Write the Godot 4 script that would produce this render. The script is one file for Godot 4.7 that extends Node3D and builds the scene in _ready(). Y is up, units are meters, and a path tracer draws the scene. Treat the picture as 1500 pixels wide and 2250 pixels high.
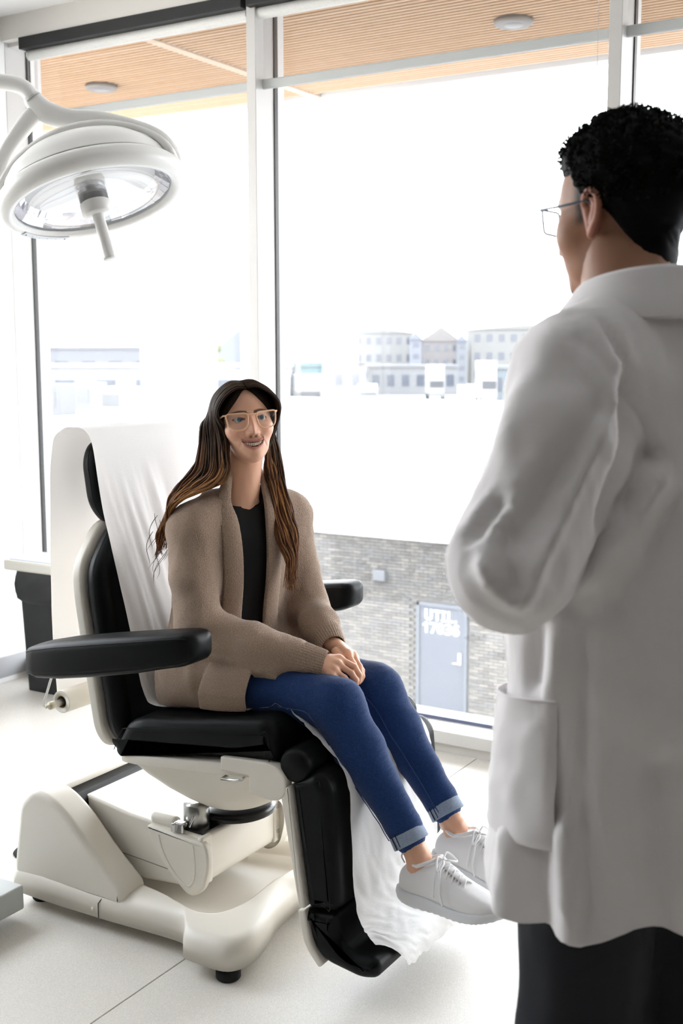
extends Node3D
# Examination room: treatment chair by a tall window, a seated woman and a man in a lab coat.

var mats := {}
var rng := RandomNumberGenerator.new()
var fine := FastNoiseLite.new()
var soft := FastNoiseLite.new()


class Msh:
	var v := PackedVector3Array()
	var c := PackedColorArray()
	var u := PackedVector2Array()
	var t := PackedInt32Array()
	var tint := Color.WHITE

	func add(p: Vector3, uv := Vector2.ZERO) -> int:
		v.append(p)
		c.append(tint)
		u.append(uv)
		return v.size() - 1

	func tri(a: int, b: int, d: int) -> void:
		t.append(a)
		t.append(b)
		t.append(d)

	# turns the triangles from number t0 on so that a closed shape faces outwards (clockwise)
	func outward(t0: int) -> void:
		var mid := Vector3.ZERO
		var k := 0
		for i in range(t0, t.size(), 3):
			mid += v[t[i]]
			k += 1
		if k == 0:
			return
		mid /= k
		var vol := 0.0
		for i in range(t0, t.size(), 3):
			vol += (v[t[i]] - mid).dot((v[t[i + 1]] - mid).cross(v[t[i + 2]] - mid))
		if vol > 0.0:
			for i in range(t0, t.size(), 3):
				var h := t[i]
				t[i] = t[i + 1]
				t[i + 1] = h

	# rows of points joined into a skin; closed joins the last point of each row to its first
	func rows(r: Array, closed := true, caps := true, shut := false, cols := []) -> void:
		var t0 := t.size()
		var n: int = r[0].size()
		var start := v.size()
		var keep := tint
		for j in r.size():
			if cols.size() > 0 and cols[j] is Color:
				tint = cols[j]
			for i in n:
				if cols.size() > 0 and not (cols[j] is Color):
					tint = cols[j][i]
				add(r[j][i], Vector2(float(i) / n, float(j) / maxf(1.0, r.size() - 1)))
		tint = keep
		var last := n if closed else n - 1
		var jr := r.size() if shut else r.size() - 1
		for j in jr:
			var j2 := (j + 1) % r.size()
			for i in last:
				var i2 := (i + 1) % n
				var a := start + j * n + i
				var b := start + j * n + i2
				var d := start + j2 * n + i2
				var e := start + j2 * n + i
				tri(a, b, d)
				tri(a, d, e)
		if caps and closed and not shut:
			for q in [0, r.size() - 1]:
				var mid := Vector3.ZERO
				for i in n:
					mid += r[q][i]
				if cols.size() > 0 and cols[q] is Color:
					tint = cols[q]
				var mi := add(mid / n, Vector2(0.5, 0.0 if q == 0 else 1.0))
				tint = keep
				for i in n:
					var a: int = start + q * n + i
					var b: int = start + q * n + (i + 1) % n
					if q == 0:
						tri(mi, b, a)
					else:
						tri(mi, a, b)
		if closed:
			outward(t0)

	func tube(pts: Array, rad, seg := 10, caps := true, cols := [], squash := Vector2.ONE, up := Vector3.ZERO) -> void:
		var r := []
		var n := pts.size()
		var side := Vector3.ZERO
		for j in n:
			var d: Vector3 = (pts[mini(j + 1, n - 1)] - pts[maxi(j - 1, 0)]).normalized()
			if up != Vector3.ZERO:
				side = d.cross(up).normalized()
			elif side == Vector3.ZERO:
				side = d.cross(Vector3.UP if absf(d.y) < 0.9 else Vector3.RIGHT).normalized()
			else:
				side = (side - d * side.dot(d)).normalized()
			var o := side.cross(d).normalized()
			var q: float = rad[j] if rad is Array or rad is PackedFloat32Array else rad
			var ring := PackedVector3Array()
			for i in seg:
				var a := TAU * i / seg
				ring.append(pts[j] + side * cos(a) * q * squash.x + o * sin(a) * q * squash.y)
			r.append(ring)
		rows(r, true, caps, false, cols)

	func lathe(prof: Array, xf := Transform3D.IDENTITY, seg := 32, caps := true) -> void:
		var r := []
		for p in prof:
			var ring := PackedVector3Array()
			for i in seg:
				var a := TAU * i / seg
				ring.append(xf * Vector3(p.x * cos(a), p.y, p.x * sin(a)))
			r.append(ring)
		rows(r, true, caps)

	# a flat outline (x, y) given thickness along z from z0 to z1, its edges rounded by bev
	func slab(poly: PackedVector2Array, z0: float, z1: float, bev := 0.0, nb := 3, xf := Transform3D.IDENTITY, crown := 0.0) -> void:
		var t0 := t.size()
		var n := poly.size()
		var area := 0.0
		for i in n:
			area += poly[i].cross(poly[(i + 1) % n])
		var s := 1.0 if area > 0.0 else -1.0
		var inward := PackedVector2Array()
		for i in n:
			var a := (poly[i] - poly[(i + n - 1) % n]).normalized()
			var b := (poly[(i + 1) % n] - poly[i]).normalized()
			var na := Vector2(-a.y, a.x) * s
			var nb2 := Vector2(-b.y, b.x) * s
			var m := na + nb2
			m = m / maxf(0.35, m.dot(na)) if m.length() > 0.001 else na
			inward.append(m)
		var levels := []
		if bev > 0.0:
			for k in nb + 1:
				var a := PI / 2 * k / nb
				levels.append(Vector2(bev * (1.0 - sin(a)), z0 + bev * (1.0 - cos(a))))
			for k in range(nb, -1, -1):
				var a := PI / 2 * k / nb
				levels.append(Vector2(bev * (1.0 - sin(a)), z1 - bev * (1.0 - cos(a))))
		else:
			levels = [Vector2(0, z0), Vector2(0, z1)]
		var start := v.size()
		for l in levels:
			for i in n:
				var p: Vector2 = poly[i] + inward[i] * l.x
				add(xf * Vector3(p.x, p.y, l.y), p)
		for j in levels.size() - 1:
			for i in n:
				var i2 := (i + 1) % n
				tri(start + j * n + i, start + j * n + i2, start + (j + 1) * n + i2)
				tri(start + j * n + i, start + (j + 1) * n + i2, start + (j + 1) * n + i)
		var top := (levels.size() - 1) * n
		var cap := Geometry2D.triangulate_polygon(poly)
		var split := bev <= 0.0
		var b0 := start
		var b1 := start + top
		if split:
			b0 = v.size()
			for i in n:
				add(v[start + i], poly[i])
			b1 = v.size()
			for i in n:
				add(v[start + top + i], poly[i])
		# both caps wound against each other and matched to the sides
		var flip := area > 0.0
		for i in range(0, cap.size(), 3):
			var x := cap[i]
			var y := cap[i + 1]
			var z := cap[i + 2]
			var ccw := (poly[y] - poly[x]).cross(poly[z] - poly[x]) > 0.0
			if ccw != flip:
				var h := y
				y = z
				z = h
			tri(b0 + x, b0 + z, b0 + y)
			tri(b1 + x, b1 + y, b1 + z)
		outward(t0)

	func box(a: Vector3, b: Vector3, xf := Transform3D.IDENTITY) -> void:
		var t0 := t.size()
		for f in 6:
			var ax := f >> 1
			var q := []
			for k in 4:
				var p := Vector3.ZERO
				p[ax] = a[ax] if f & 1 == 0 else b[ax]
				p[(ax + 1) % 3] = a[(ax + 1) % 3] if k == 0 or k == 3 else b[(ax + 1) % 3]
				p[(ax + 2) % 3] = a[(ax + 2) % 3] if k < 2 else b[(ax + 2) % 3]
				q.append(add(xf * p, Vector2(p[(ax + 1) % 3], p[(ax + 2) % 3])))
			if f & 1 == 0:
				tri(q[0], q[1], q[2])
				tri(q[0], q[2], q[3])
			else:
				tri(q[0], q[2], q[1])
				tri(q[0], q[3], q[2])
		outward(t0)

	# a box with rounded edges
	func rbox(a: Vector3, b: Vector3, bev: float, xf := Transform3D.IDENTITY) -> void:
		var s := b - a
		var r := minf(bev, minf(s.x, minf(s.y, s.z)) * 0.49)
		var poly := PackedVector2Array()
		for k in 4:
			var cx := (b.x - r) if k == 0 or k == 3 else (a.x + r)
			var cy := (b.y - r) if k < 2 else (a.y + r)
			for j in 4:
				var an := PI / 2 * (k + j / 3.0)
				poly.append(Vector2(cx, cy) + Vector2(cos(an), sin(an)) * r)
		slab(poly, a.z, b.z, r, 3, xf)

	func ball(at: Vector3, r: Vector3, nu := 20, nv := 12, xf := Transform3D.IDENTITY) -> void:
		var q := []
		for j in nv + 1:
			var ring := PackedVector3Array()
			var p := PI * clampf(float(j) / nv, 0.002, 0.998)
			for i in nu:
				var a := TAU * i / nu
				ring.append(xf * (at + Vector3(r.x * sin(p) * cos(a), r.y * cos(p), r.z * sin(p) * sin(a))))
			q.append(ring)
		rows(q, true, true)

	func join(o: Msh) -> void:
		var s := v.size()
		v.append_array(o.v)
		c.append_array(o.c)
		u.append_array(o.u)
		for i in o.t:
			t.append(i + s)

	func normals() -> PackedVector3Array:
		var nn := PackedVector3Array()
		nn.resize(v.size())
		for i in range(0, t.size(), 3):
			var a := v[t[i]]
			var f := (v[t[i + 2]] - a).cross(v[t[i + 1]] - a)
			nn[t[i]] += f
			nn[t[i + 1]] += f
			nn[t[i + 2]] += f
		for i in nn.size():
			nn[i] = nn[i].normalized() if nn[i].length_squared() > 1e-20 else Vector3.UP
		return nn

	func mesh() -> ArrayMesh:
		var arr := []
		arr.resize(Mesh.ARRAY_MAX)
		arr[Mesh.ARRAY_VERTEX] = v
		arr[Mesh.ARRAY_NORMAL] = normals()
		arr[Mesh.ARRAY_COLOR] = c
		arr[Mesh.ARRAY_TEX_UV] = u
		arr[Mesh.ARRAY_INDEX] = t
		var am := ArrayMesh.new()
		am.add_surface_from_arrays(Mesh.PRIMITIVE_TRIANGLES, arr)
		return am


# ---- rounded solids from bones: a distance field on a grid, meshed as surface nets
class Field:
	var lo: Vector3
	var cell: float
	var nx: int
	var ny: int
	var nz: int
	var f: PackedFloat32Array

	func _init(a: Vector3, b: Vector3, size: float) -> void:
		lo = a
		cell = size
		nx = int(ceil((b.x - a.x) / size)) + 1
		ny = int(ceil((b.y - a.y) / size)) + 1
		nz = int(ceil((b.z - a.z) / size)) + 1
		f.resize(nx * ny * nz)
		f.fill(0.2)

	# tapered bone from a to b; k is how softly it melts into what is there
	func bone(a: Vector3, b: Vector3, ra: float, rb: float, k := 0.02, squash := Vector3.ONE) -> void:
		var r := maxf(ra, rb) * maxf(squash.x, maxf(squash.y, squash.z)) + k + cell * 2.0
		var mn := a.min(b) - Vector3(r, r, r) - lo
		var mx := a.max(b) + Vector3(r, r, r) - lo
		var x0 := maxi(0, int(mn.x / cell))
		var x1 := mini(nx - 1, int(mx.x / cell) + 1)
		var y0 := maxi(0, int(mn.y / cell))
		var y1 := mini(ny - 1, int(mx.y / cell) + 1)
		var z0 := maxi(0, int(mn.z / cell))
		var z1 := mini(nz - 1, int(mx.z / cell) + 1)
		var inv := Vector3.ONE / squash
		var ba := (b - a) * inv
		var bb := maxf(ba.dot(ba), 1e-9)
		var dr := rb - ra
		for z in range(z0, z1 + 1):
			for y in range(y0, y1 + 1):
				var at := (z * ny + y) * nx
				for x in range(x0, x1 + 1):
					var pa := (lo + Vector3(x, y, z) * cell - a) * inv
					var h := clampf(pa.dot(ba) / bb, 0.0, 1.0)
					var d := (pa - ba * h).length() - ra - dr * h
					var e := f[at + x]
					var m := maxf(k - absf(d - e), 0.0)
					f[at + x] = minf(d, e) - m * m / (4.0 * k)

	func value(p: Vector3) -> float:
		var q := (p - lo) / cell
		var x := clampi(int(q.x), 0, nx - 2)
		var y := clampi(int(q.y), 0, ny - 2)
		var z := clampi(int(q.z), 0, nz - 2)
		var w := q - Vector3(x, y, z)
		var a := (z * ny + y) * nx + x
		var b := a + nx * ny
		return lerpf(lerpf(lerpf(f[a], f[a + 1], w.x), lerpf(f[a + nx], f[a + nx + 1], w.x), w.y), lerpf(lerpf(f[b], f[b + 1], w.x), lerpf(f[b + nx], f[b + nx + 1], w.x), w.y), w.z)

	# walks from inside along d to the skin
	func skin(from: Vector3, d: Vector3) -> Vector3:
		var r := 0.0
		while r < 0.3 and value(from + d * r) < 0.0:
			r += 0.0015
		return from + d * r

	# an upright stack of ellipses: list of [centre, half width, half depth]; turn is the yaw of the width axis
	func stack(levels: Array, turn: float, k := 0.02) -> void:
		var ca := cos(turn)
		var sa := sin(turn)
		for y in ny:
			var py := lo.y + y * cell
			var j := 0
			while j < levels.size() - 2 and levels[j + 1][0].y < py:
				j += 1
			var A: Array = levels[j]
			var B: Array = levels[j + 1]
			var w := clampf((py - A[0].y) / (B[0].y - A[0].y), 0.0, 1.0)
			var ws := w * w * (3.0 - 2.0 * w) * 0.35 + w * 0.65
			var ctr: Vector3 = A[0].lerp(B[0], ws)
			var rx: float = lerpf(A[1], B[1], ws)
			var rz: float = lerpf(A[2], B[2], ws)
			var over := maxf(levels[0][0].y - py, py - levels[levels.size() - 1][0].y)
			var rm := minf(rx, rz)
			for z in nz:
				var at := (z * ny + y) * nx
				for x in nx:
					var dx := lo.x + x * cell - ctr.x
					var dz := lo.z + z * cell - ctr.z
					var qx := (dx * ca + dz * sa) / rx
					var qz := (-dx * sa + dz * ca) / rz
					var d := (sqrt(qx * qx + qz * qz) - 1.0) * rm
					d = maxf(d, over)
					var e := f[at + x]
					var m := maxf(k - absf(d - e), 0.0)
					f[at + x] = minf(d, e) - m * m / (4.0 * k)

	func into(m: Msh) -> void:
		var t0 := m.t.size()
		var id := PackedInt32Array()
		id.resize(nx * ny * nz)
		id.fill(-1)
		var off := [0, 1, nx, nx + 1, nx * ny, nx * ny + 1, nx * ny + nx, nx * ny + nx + 1]
		var co := [Vector3(0, 0, 0), Vector3(1, 0, 0), Vector3(0, 1, 0), Vector3(1, 1, 0), Vector3(0, 0, 1), Vector3(1, 0, 1), Vector3(0, 1, 1), Vector3(1, 1, 1)]
		var ed := [0, 1, 2, 3, 4, 5, 6, 7, 0, 2, 1, 3, 4, 6, 5, 7, 0, 4, 1, 5, 2, 6, 3, 7]
		var val := [0.0, 0.0, 0.0, 0.0, 0.0, 0.0, 0.0, 0.0]
		var far := cell * 1.8
		for z in nz - 1:
			for y in ny - 1:
				var at := (z * ny + y) * nx
				for x in nx - 1:
					var f0 := f[at + x]
					if f0 > far or f0 < -far:
						continue
					var neg := 0
					for k in 8:
						var q := f[at + x + off[k]]
						val[k] = q
						if q < 0.0:
							neg += 1
					if neg == 0 or neg == 8:
						continue
					var sum := Vector3.ZERO
					var cnt := 0
					for e in 12:
						var p: float = val[ed[e * 2]]
						var q2: float = val[ed[e * 2 + 1]]
						if (p < 0.0) != (q2 < 0.0):
							sum += co[ed[e * 2]].lerp(co[ed[e * 2 + 1]], p / (p - q2))
							cnt += 1
					id[at + x] = m.add(lo + (Vector3(x, y, z) + sum / cnt) * cell)
		for z in range(1, nz - 1):
			for y in range(1, ny - 1):
				var at := (z * ny + y) * nx
				for x in range(1, nx - 1):
					var a := at + x
					if id[a] < 0 and absf(f[a]) > far:
						continue
					var s := f[a] < 0.0
					if s != (f[a + 1] < 0.0):
						quad(m, id[a], id[a - nx], id[a - nx - nx * ny], id[a - nx * ny], s)
					if s != (f[a + nx] < 0.0):
						quad(m, id[a], id[a - nx * ny], id[a - nx * ny - 1], id[a - 1], s)
					if s != (f[a + nx * ny] < 0.0):
						quad(m, id[a], id[a - 1], id[a - 1 - nx], id[a - nx], s)
		m.outward(t0)

	func quad(m: Msh, a: int, b: int, c: int, d: int, s: bool) -> void:
		if a < 0 or b < 0 or c < 0 or d < 0:
			return
		if s:
			m.tri(a, b, c)
			m.tri(a, c, d)
		else:
			m.tri(a, c, b)
			m.tri(a, d, c)


func round_poly(pts: Array, r, n := 4) -> PackedVector2Array:
	var out := PackedVector2Array()
	for i in pts.size():
		var p: Vector2 = pts[i]
		var a: Vector2 = pts[(i + pts.size() - 1) % pts.size()] - p
		var b: Vector2 = pts[(i + 1) % pts.size()] - p
		var q: float = r[i] if r is Array else r
		if q <= 0.0:
			out.append(p)
			continue
		q = minf(q, minf(a.length(), b.length()) * 0.49)
		var pa := p + a.normalized() * q
		var pb := p + b.normalized() * q
		for k in n + 1:
			var w := float(k) / n
			out.append(pa.lerp(p, w).lerp(p.lerp(pb, w), w))
	return out


func curve(pts: Array, n := 6) -> Array:
	var out := []
	for i in pts.size() - 1:
		var p0 = pts[maxi(i - 1, 0)]
		var p1 = pts[i]
		var p2 = pts[i + 1]
		var p3 = pts[mini(i + 2, pts.size() - 1)]
		for k in n:
			var t := float(k) / n
			out.append(0.5 * ((2.0 * p1) + (p2 - p0) * t + (2.0 * p0 - 5.0 * p1 + 4.0 * p2 - p3) * t * t + (3.0 * p1 - p0 - 3.0 * p2 + p3) * t * t * t))
	out.append(pts[pts.size() - 1])
	return out


# ---- nodes
func thing(called: String, label: String, category: String, at := Vector3.ZERO, group := "") -> Node3D:
	var o := Node3D.new()
	o.name = called
	add_child(o, true)
	o.position = at
	o.set_meta("label", label)
	o.set_meta("category", category)
	if group:
		o.set_meta("group", group)
	return o


func setting(called: String, label: String, category: String) -> Node3D:
	var o := Node3D.new()
	o.name = called
	add_child(o, true)
	o.set_meta("kind", "structure")
	o.set_meta("label", label)
	o.set_meta("category", category)
	return o


func base_of(o: Node) -> Vector3:
	var p := Vector3.ZERO
	while o is Node3D and o != self:
		p += o.position
		o = o.get_parent()
	return p


# shapes are modelled where they stand; the part is shifted back by its parents' places
func part(parent: Node3D, called: String, m: Msh, mat: Material, label := "") -> MeshInstance3D:
	var o := MeshInstance3D.new()
	o.name = called
	o.mesh = m.mesh()
	o.material_override = mat
	parent.add_child(o, true)
	o.position = -base_of(parent)
	o.cast_shadow = GeometryInstance3D.SHADOW_CASTING_SETTING_ON
	if label:
		o.set_meta("label", label)
	return o


func solid(called: String, m: Msh, mat: Material, label: String, category: String, structure := true) -> MeshInstance3D:
	var o := MeshInstance3D.new()
	o.name = called
	o.mesh = m.mesh()
	o.material_override = mat
	add_child(o, true)
	o.set_meta("label", label)
	o.set_meta("category", category)
	if structure:
		o.set_meta("kind", "structure")
	return o


func copy_of(o: MeshInstance3D, parent: Node3D, shift: Vector3) -> MeshInstance3D:
	var d: MeshInstance3D = MeshInstance3D.new()
	d.name = o.name
	d.mesh = o.mesh
	d.material_override = o.material_override
	parent.add_child(d, true)
	d.position = o.position + shift
	return d


# ---- materials
func noise_tex(freq: float, seed_: int, a: Color, b: Color, size := 512, type := FastNoiseLite.TYPE_SIMPLEX_SMOOTH, oct := 3) -> NoiseTexture2D:
	var n := FastNoiseLite.new()
	n.noise_type = type
	n.frequency = freq
	n.seed = seed_
	n.fractal_octaves = oct
	var t := NoiseTexture2D.new()
	t.width = size
	t.height = size
	t.seamless = true
	t.noise = n
	var g := Gradient.new()
	g.set_color(0, a)
	g.set_color(1, b)
	t.color_ramp = g
	return t


func bump_tex(freq: float, seed_: int, strength := 4.0, size := 512, type := FastNoiseLite.TYPE_SIMPLEX_SMOOTH, oct := 3) -> NoiseTexture2D:
	var n := FastNoiseLite.new()
	n.noise_type = type
	n.frequency = freq
	n.seed = seed_
	n.fractal_octaves = oct
	var t := NoiseTexture2D.new()
	t.width = size
	t.height = size
	t.seamless = true
	t.noise = n
	t.as_normal_map = true
	t.bump_strength = strength
	return t


func plain(called: String, col: Color, rough := 0.6, metal := 0.0, spec := 0.5) -> StandardMaterial3D:
	if mats.has(called):
		return mats[called]
	var m := StandardMaterial3D.new()
	m.resource_name = called
	m.albedo_color = col
	m.roughness = rough
	m.metallic = metal
	m.metallic_specular = spec
	mats[called] = m
	return m


func grained(m: StandardMaterial3D, tex: Texture2D, bump: Texture2D, tiles: float, depth := 0.5) -> StandardMaterial3D:
	m.uv1_triplanar = true
	m.uv1_world_triplanar = true
	m.uv1_scale = Vector3(tiles, tiles, tiles)
	if tex:
		m.albedo_texture = tex
	if bump:
		m.normal_enabled = true
		m.normal_texture = bump
		m.normal_scale = depth
	return m


func _ready() -> void:
	# ---- camera
	var cam := Camera3D.new()
	cam.name = "camera"
	add_child(cam)
	cam.position = Vector3(0, 1.45, 0)
	cam.rotation_degrees = Vector3(-7.552, 31.31, -0.108)
	var lens := CameraAttributesPhysical.new()
	lens.frustum_focal_length = 27.654   # 46.92 degrees from top to bottom
	lens.exposure_aperture = 3.6
	lens.frustum_focus_distance = 2.95
	lens.frustum_near = 0.05
	lens.frustum_far = 4000.0
	cam.attributes = lens
	cam.current = true

	# ---- bright overcast sky; all daylight enters through the window and an added one at left
	var sky_mat := ProceduralSkyMaterial.new()
	sky_mat.sky_top_color = Color(0.93, 0.965, 1.0)
	sky_mat.sky_horizon_color = Color(1.0, 0.995, 0.985)
	sky_mat.ground_bottom_color = Color(0.75, 0.74, 0.73)
	sky_mat.ground_horizon_color = Color(0.9, 0.9, 0.9)
	var sky := Sky.new()
	sky.sky_material = sky_mat
	var env := Environment.new()
	env.background_mode = Environment.BG_SKY
	env.sky = sky
	env.background_energy_multiplier = 4.2
	env.tonemap_mode = Environment.TONE_MAPPER_LINEAR
	env.tonemap_exposure = 3.0
	env.sdfgi_enabled = true
	env.ssao_enabled = true
	env.ssil_enabled = true
	var world := WorldEnvironment.new()
	world.name = "world"
	world.environment = env
	add_child(world)

	rng.seed = 7
	fine.seed = 3
	fine.frequency = 1.0
	soft.seed = 11
	soft.frequency = 1.0
	soft.fractal_octaves = 2
	build_materials()
	build_room()
	build_window()
	build_outside()
	build_chair()
	build_paper()
	build_lamp()
	build_bin()
	build_woman()
	build_man()


func build_materials() -> void:
	plain("wall_white", Color(0.93, 0.925, 0.92), 0.85)
	plain("wall_taupe", Color(0.27, 0.25, 0.23), 0.85)
	plain("frame_white", Color(0.80, 0.79, 0.775), 0.45)
	plain("bulkhead_white", Color(0.83, 0.815, 0.79), 0.85)
	plain("ceiling_white", Color(0.9, 0.895, 0.885), 0.9)
	grained(plain("floor_vinyl", Color(1, 1, 1), 0.38, 0.0, 0.4), noise_tex(0.35, 5, Color(0.775, 0.755, 0.72), Color(0.915, 0.895, 0.862), 1024, FastNoiseLite.TYPE_VALUE, 2), null, 2.0)
	plain("seam_grey", Color(0.6, 0.59, 0.57), 0.7)
	plain("base_grey", Color(0.68, 0.68, 0.69), 0.6)
	plain("black_trim", Color(0.035, 0.037, 0.038), 0.5)
	grained(plain("shell_white", Color(0.885, 0.86, 0.815), 0.42, 0.0, 0.45), null, bump_tex(0.9, 21, 1.0, 256), 40.0, 0.06)
	grained(plain("black_vinyl", Color(0.03, 0.04, 0.042), 0.46, 0.0, 0.27), null, bump_tex(0.25, 9, 3.0, 512, FastNoiseLite.TYPE_CELLULAR, 2), 9.0, 0.12)
	plain("stitch", Color(0.02, 0.022, 0.024), 0.8)
	plain("chrome", Color(0.82, 0.82, 0.82), 0.18, 1.0)
	plain("steel", Color(0.7, 0.7, 0.69), 0.32, 1.0)
	plain("black_metal", Color(0.04, 0.04, 0.045), 0.25, 0.3)
	plain("rubber", Color(0.05, 0.05, 0.05), 0.8)
	var paper := plain("paper", Color(0.955, 0.95, 0.945), 0.9)
	grained(paper, null, bump_tex(0.05, 31, 2.0, 512), 6.0, 0.25)
	paper.backlight_enabled = true
	paper.backlight = Color(0.55, 0.53, 0.51)
	plain("cardboard", Color(0.5, 0.38, 0.25), 0.9)
	var glass := plain("glass", Color(1, 1, 1, 0.04), 0.02)
	glass.transparency = BaseMaterial3D.TRANSPARENCY_ALPHA
	plain("shade_roll", Color(1, 1, 1), 0.6)
	grained(mats["shade_roll"], noise_tex(0.4, 77, Color(0.78, 0.78, 0.76), Color(0.95, 0.95, 0.93), 256, FastNoiseLite.TYPE_VALUE, 1), null, 12.0)
	plain("lamp_white", Color(0.93, 0.925, 0.91), 0.3)


# ------------------------------------------------------------------ room
const WALL_X := -3.985
const CEIL_Y := 2.885
const FRONT_Z := -3.77     # room side of the window frame
const GLASS_Z := -3.90
const RIGHT_X := 1.9
const BACK_Z := 2.3
const SIDE_A := -3.2
const SIDE_B := -0.6
const SIDE_SILL := 1.05


func build_room() -> void:
	# floor: a slab with welded vinyl sheets on it
	var f := setting("floor", "pale speckled vinyl floor laid in wide sheets", "floor")
	var m := Msh.new()
	m.box(Vector3(WALL_X - 0.25, -0.3, -4.15), Vector3(RIGHT_X + 0.25, -0.004, BACK_Z + 0.25))
	part(f, "screed", m, mats["seam_grey"])
	var xs := [WALL_X, -1.7265, 0.27, RIGHT_X]
	for i in 3:
		m = Msh.new()
		var g := 0.0016
		m.rbox(Vector3(xs[i] + (0.0 if i == 0 else g), -0.004, -3.80), Vector3(xs[i + 1] - (0.0 if i == 2 else g), 0.0, BACK_Z), 0.001)
		part(f, "floor_sheet", m, mats["floor_vinyl"])
	m = Msh.new()
	m.box(Vector3(WALL_X - 0.25, CEIL_Y, -3.98), Vector3(RIGHT_X + 0.25, CEIL_Y + 0.3, BACK_Z + 0.25))
	solid("ceiling", m, mats["ceiling_white"], "plain white ceiling above the window", "ceiling")
	# the left wall gets an unseen second window, added to light the coat's side
	m = Msh.new()
	m.box(Vector3(WALL_X - 0.25, 0, -3.98), Vector3(WALL_X, CEIL_Y, SIDE_A))
	m.box(Vector3(WALL_X - 0.25, 0, SIDE_B), Vector3(WALL_X, CEIL_Y, BACK_Z + 0.25))
	m.box(Vector3(WALL_X - 0.25, 2.72, SIDE_A), Vector3(WALL_X, CEIL_Y, SIDE_B))
	m.box(Vector3(WALL_X - 0.25, 0, SIDE_A), Vector3(WALL_X, SIDE_SILL, SIDE_B))
	solid("wall_left", m, mats["wall_white"], "white painted wall left of the window", "wall")
	var w2 := setting("window_2", "unseen white framed window added in the left wall for side light", "window")
	for z in [SIDE_A, (SIDE_A * 2 + SIDE_B) / 3, (SIDE_A + SIDE_B * 2) / 3, SIDE_B - 0.05]:
		m = Msh.new()
		m.rbox(Vector3(WALL_X - 0.17, SIDE_SILL, z), Vector3(WALL_X - 0.04, 2.72, z + 0.05), 0.002)
		part(w2, "mullion", m, mats["frame_white"])
	for i in 3:
		m = Msh.new()
		m.box(Vector3(WALL_X - 0.11, SIDE_SILL, SIDE_A + 0.05 + i * (SIDE_B - SIDE_A - 0.05) / 3), Vector3(WALL_X - 0.104, 2.72, SIDE_A + (i + 1) * (SIDE_B - SIDE_A - 0.05) / 3))
		part(w2, "pane", m, mats["glass"])
	m = Msh.new()
	m.box(Vector3(RIGHT_X, 0, -3.98), Vector3(RIGHT_X + 0.25, CEIL_Y, BACK_Z + 0.25))
	solid("wall_right", m, mats["wall_taupe"], "dark taupe wall on the right side of the room", "wall")
	m = Msh.new()
	m.box(Vector3(WALL_X, 0, BACK_Z), Vector3(RIGHT_X, CEIL_Y, BACK_Z + 0.25))
	solid("wall_back", m, mats["wall_taupe"], "dark taupe wall behind the camera", "wall")
	# bulkhead over the window
	m = Msh.new()
	m.rbox(Vector3(WALL_X, 2.785, -3.98), Vector3(RIGHT_X, CEIL_Y + 0.01, -3.748), 0.003)
	solid("trim_1", m, mats["bulkhead_white"], "white bulkhead above the window under the ceiling", "trim")
	# vinyl skirting with its foot curling onto the floor
	var b := setting("baseboard_left", "grey vinyl skirting along the left wall", "baseboard")
	m = Msh.new()
	var prof := round_poly([Vector2(WALL_X - 0.001, 0.112), Vector2(WALL_X + 0.006, 0.112), Vector2(WALL_X + 0.006, 0.022), Vector2(WALL_X + 0.01, 0.0), Vector2(WALL_X - 0.001, 0.0)], 0.003, 2)
	m.slab(prof, -3.765, BACK_Z)
	part(b, "skirting_strip", m, mats["base_grey"])
	m = Msh.new()
	m.slab(round_poly([Vector2(WALL_X + 0.004, 0.02), Vector2(WALL_X + 0.022, 0.004), Vector2(WALL_X + 0.03, 0.0), Vector2(WALL_X + 0.004, 0.0)], 0.002, 2), -3.765, BACK_Z)
	part(b, "skirting_foot", m, mats["frame_white"])  # white stands in for the light that the vinyl foot reflects


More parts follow.
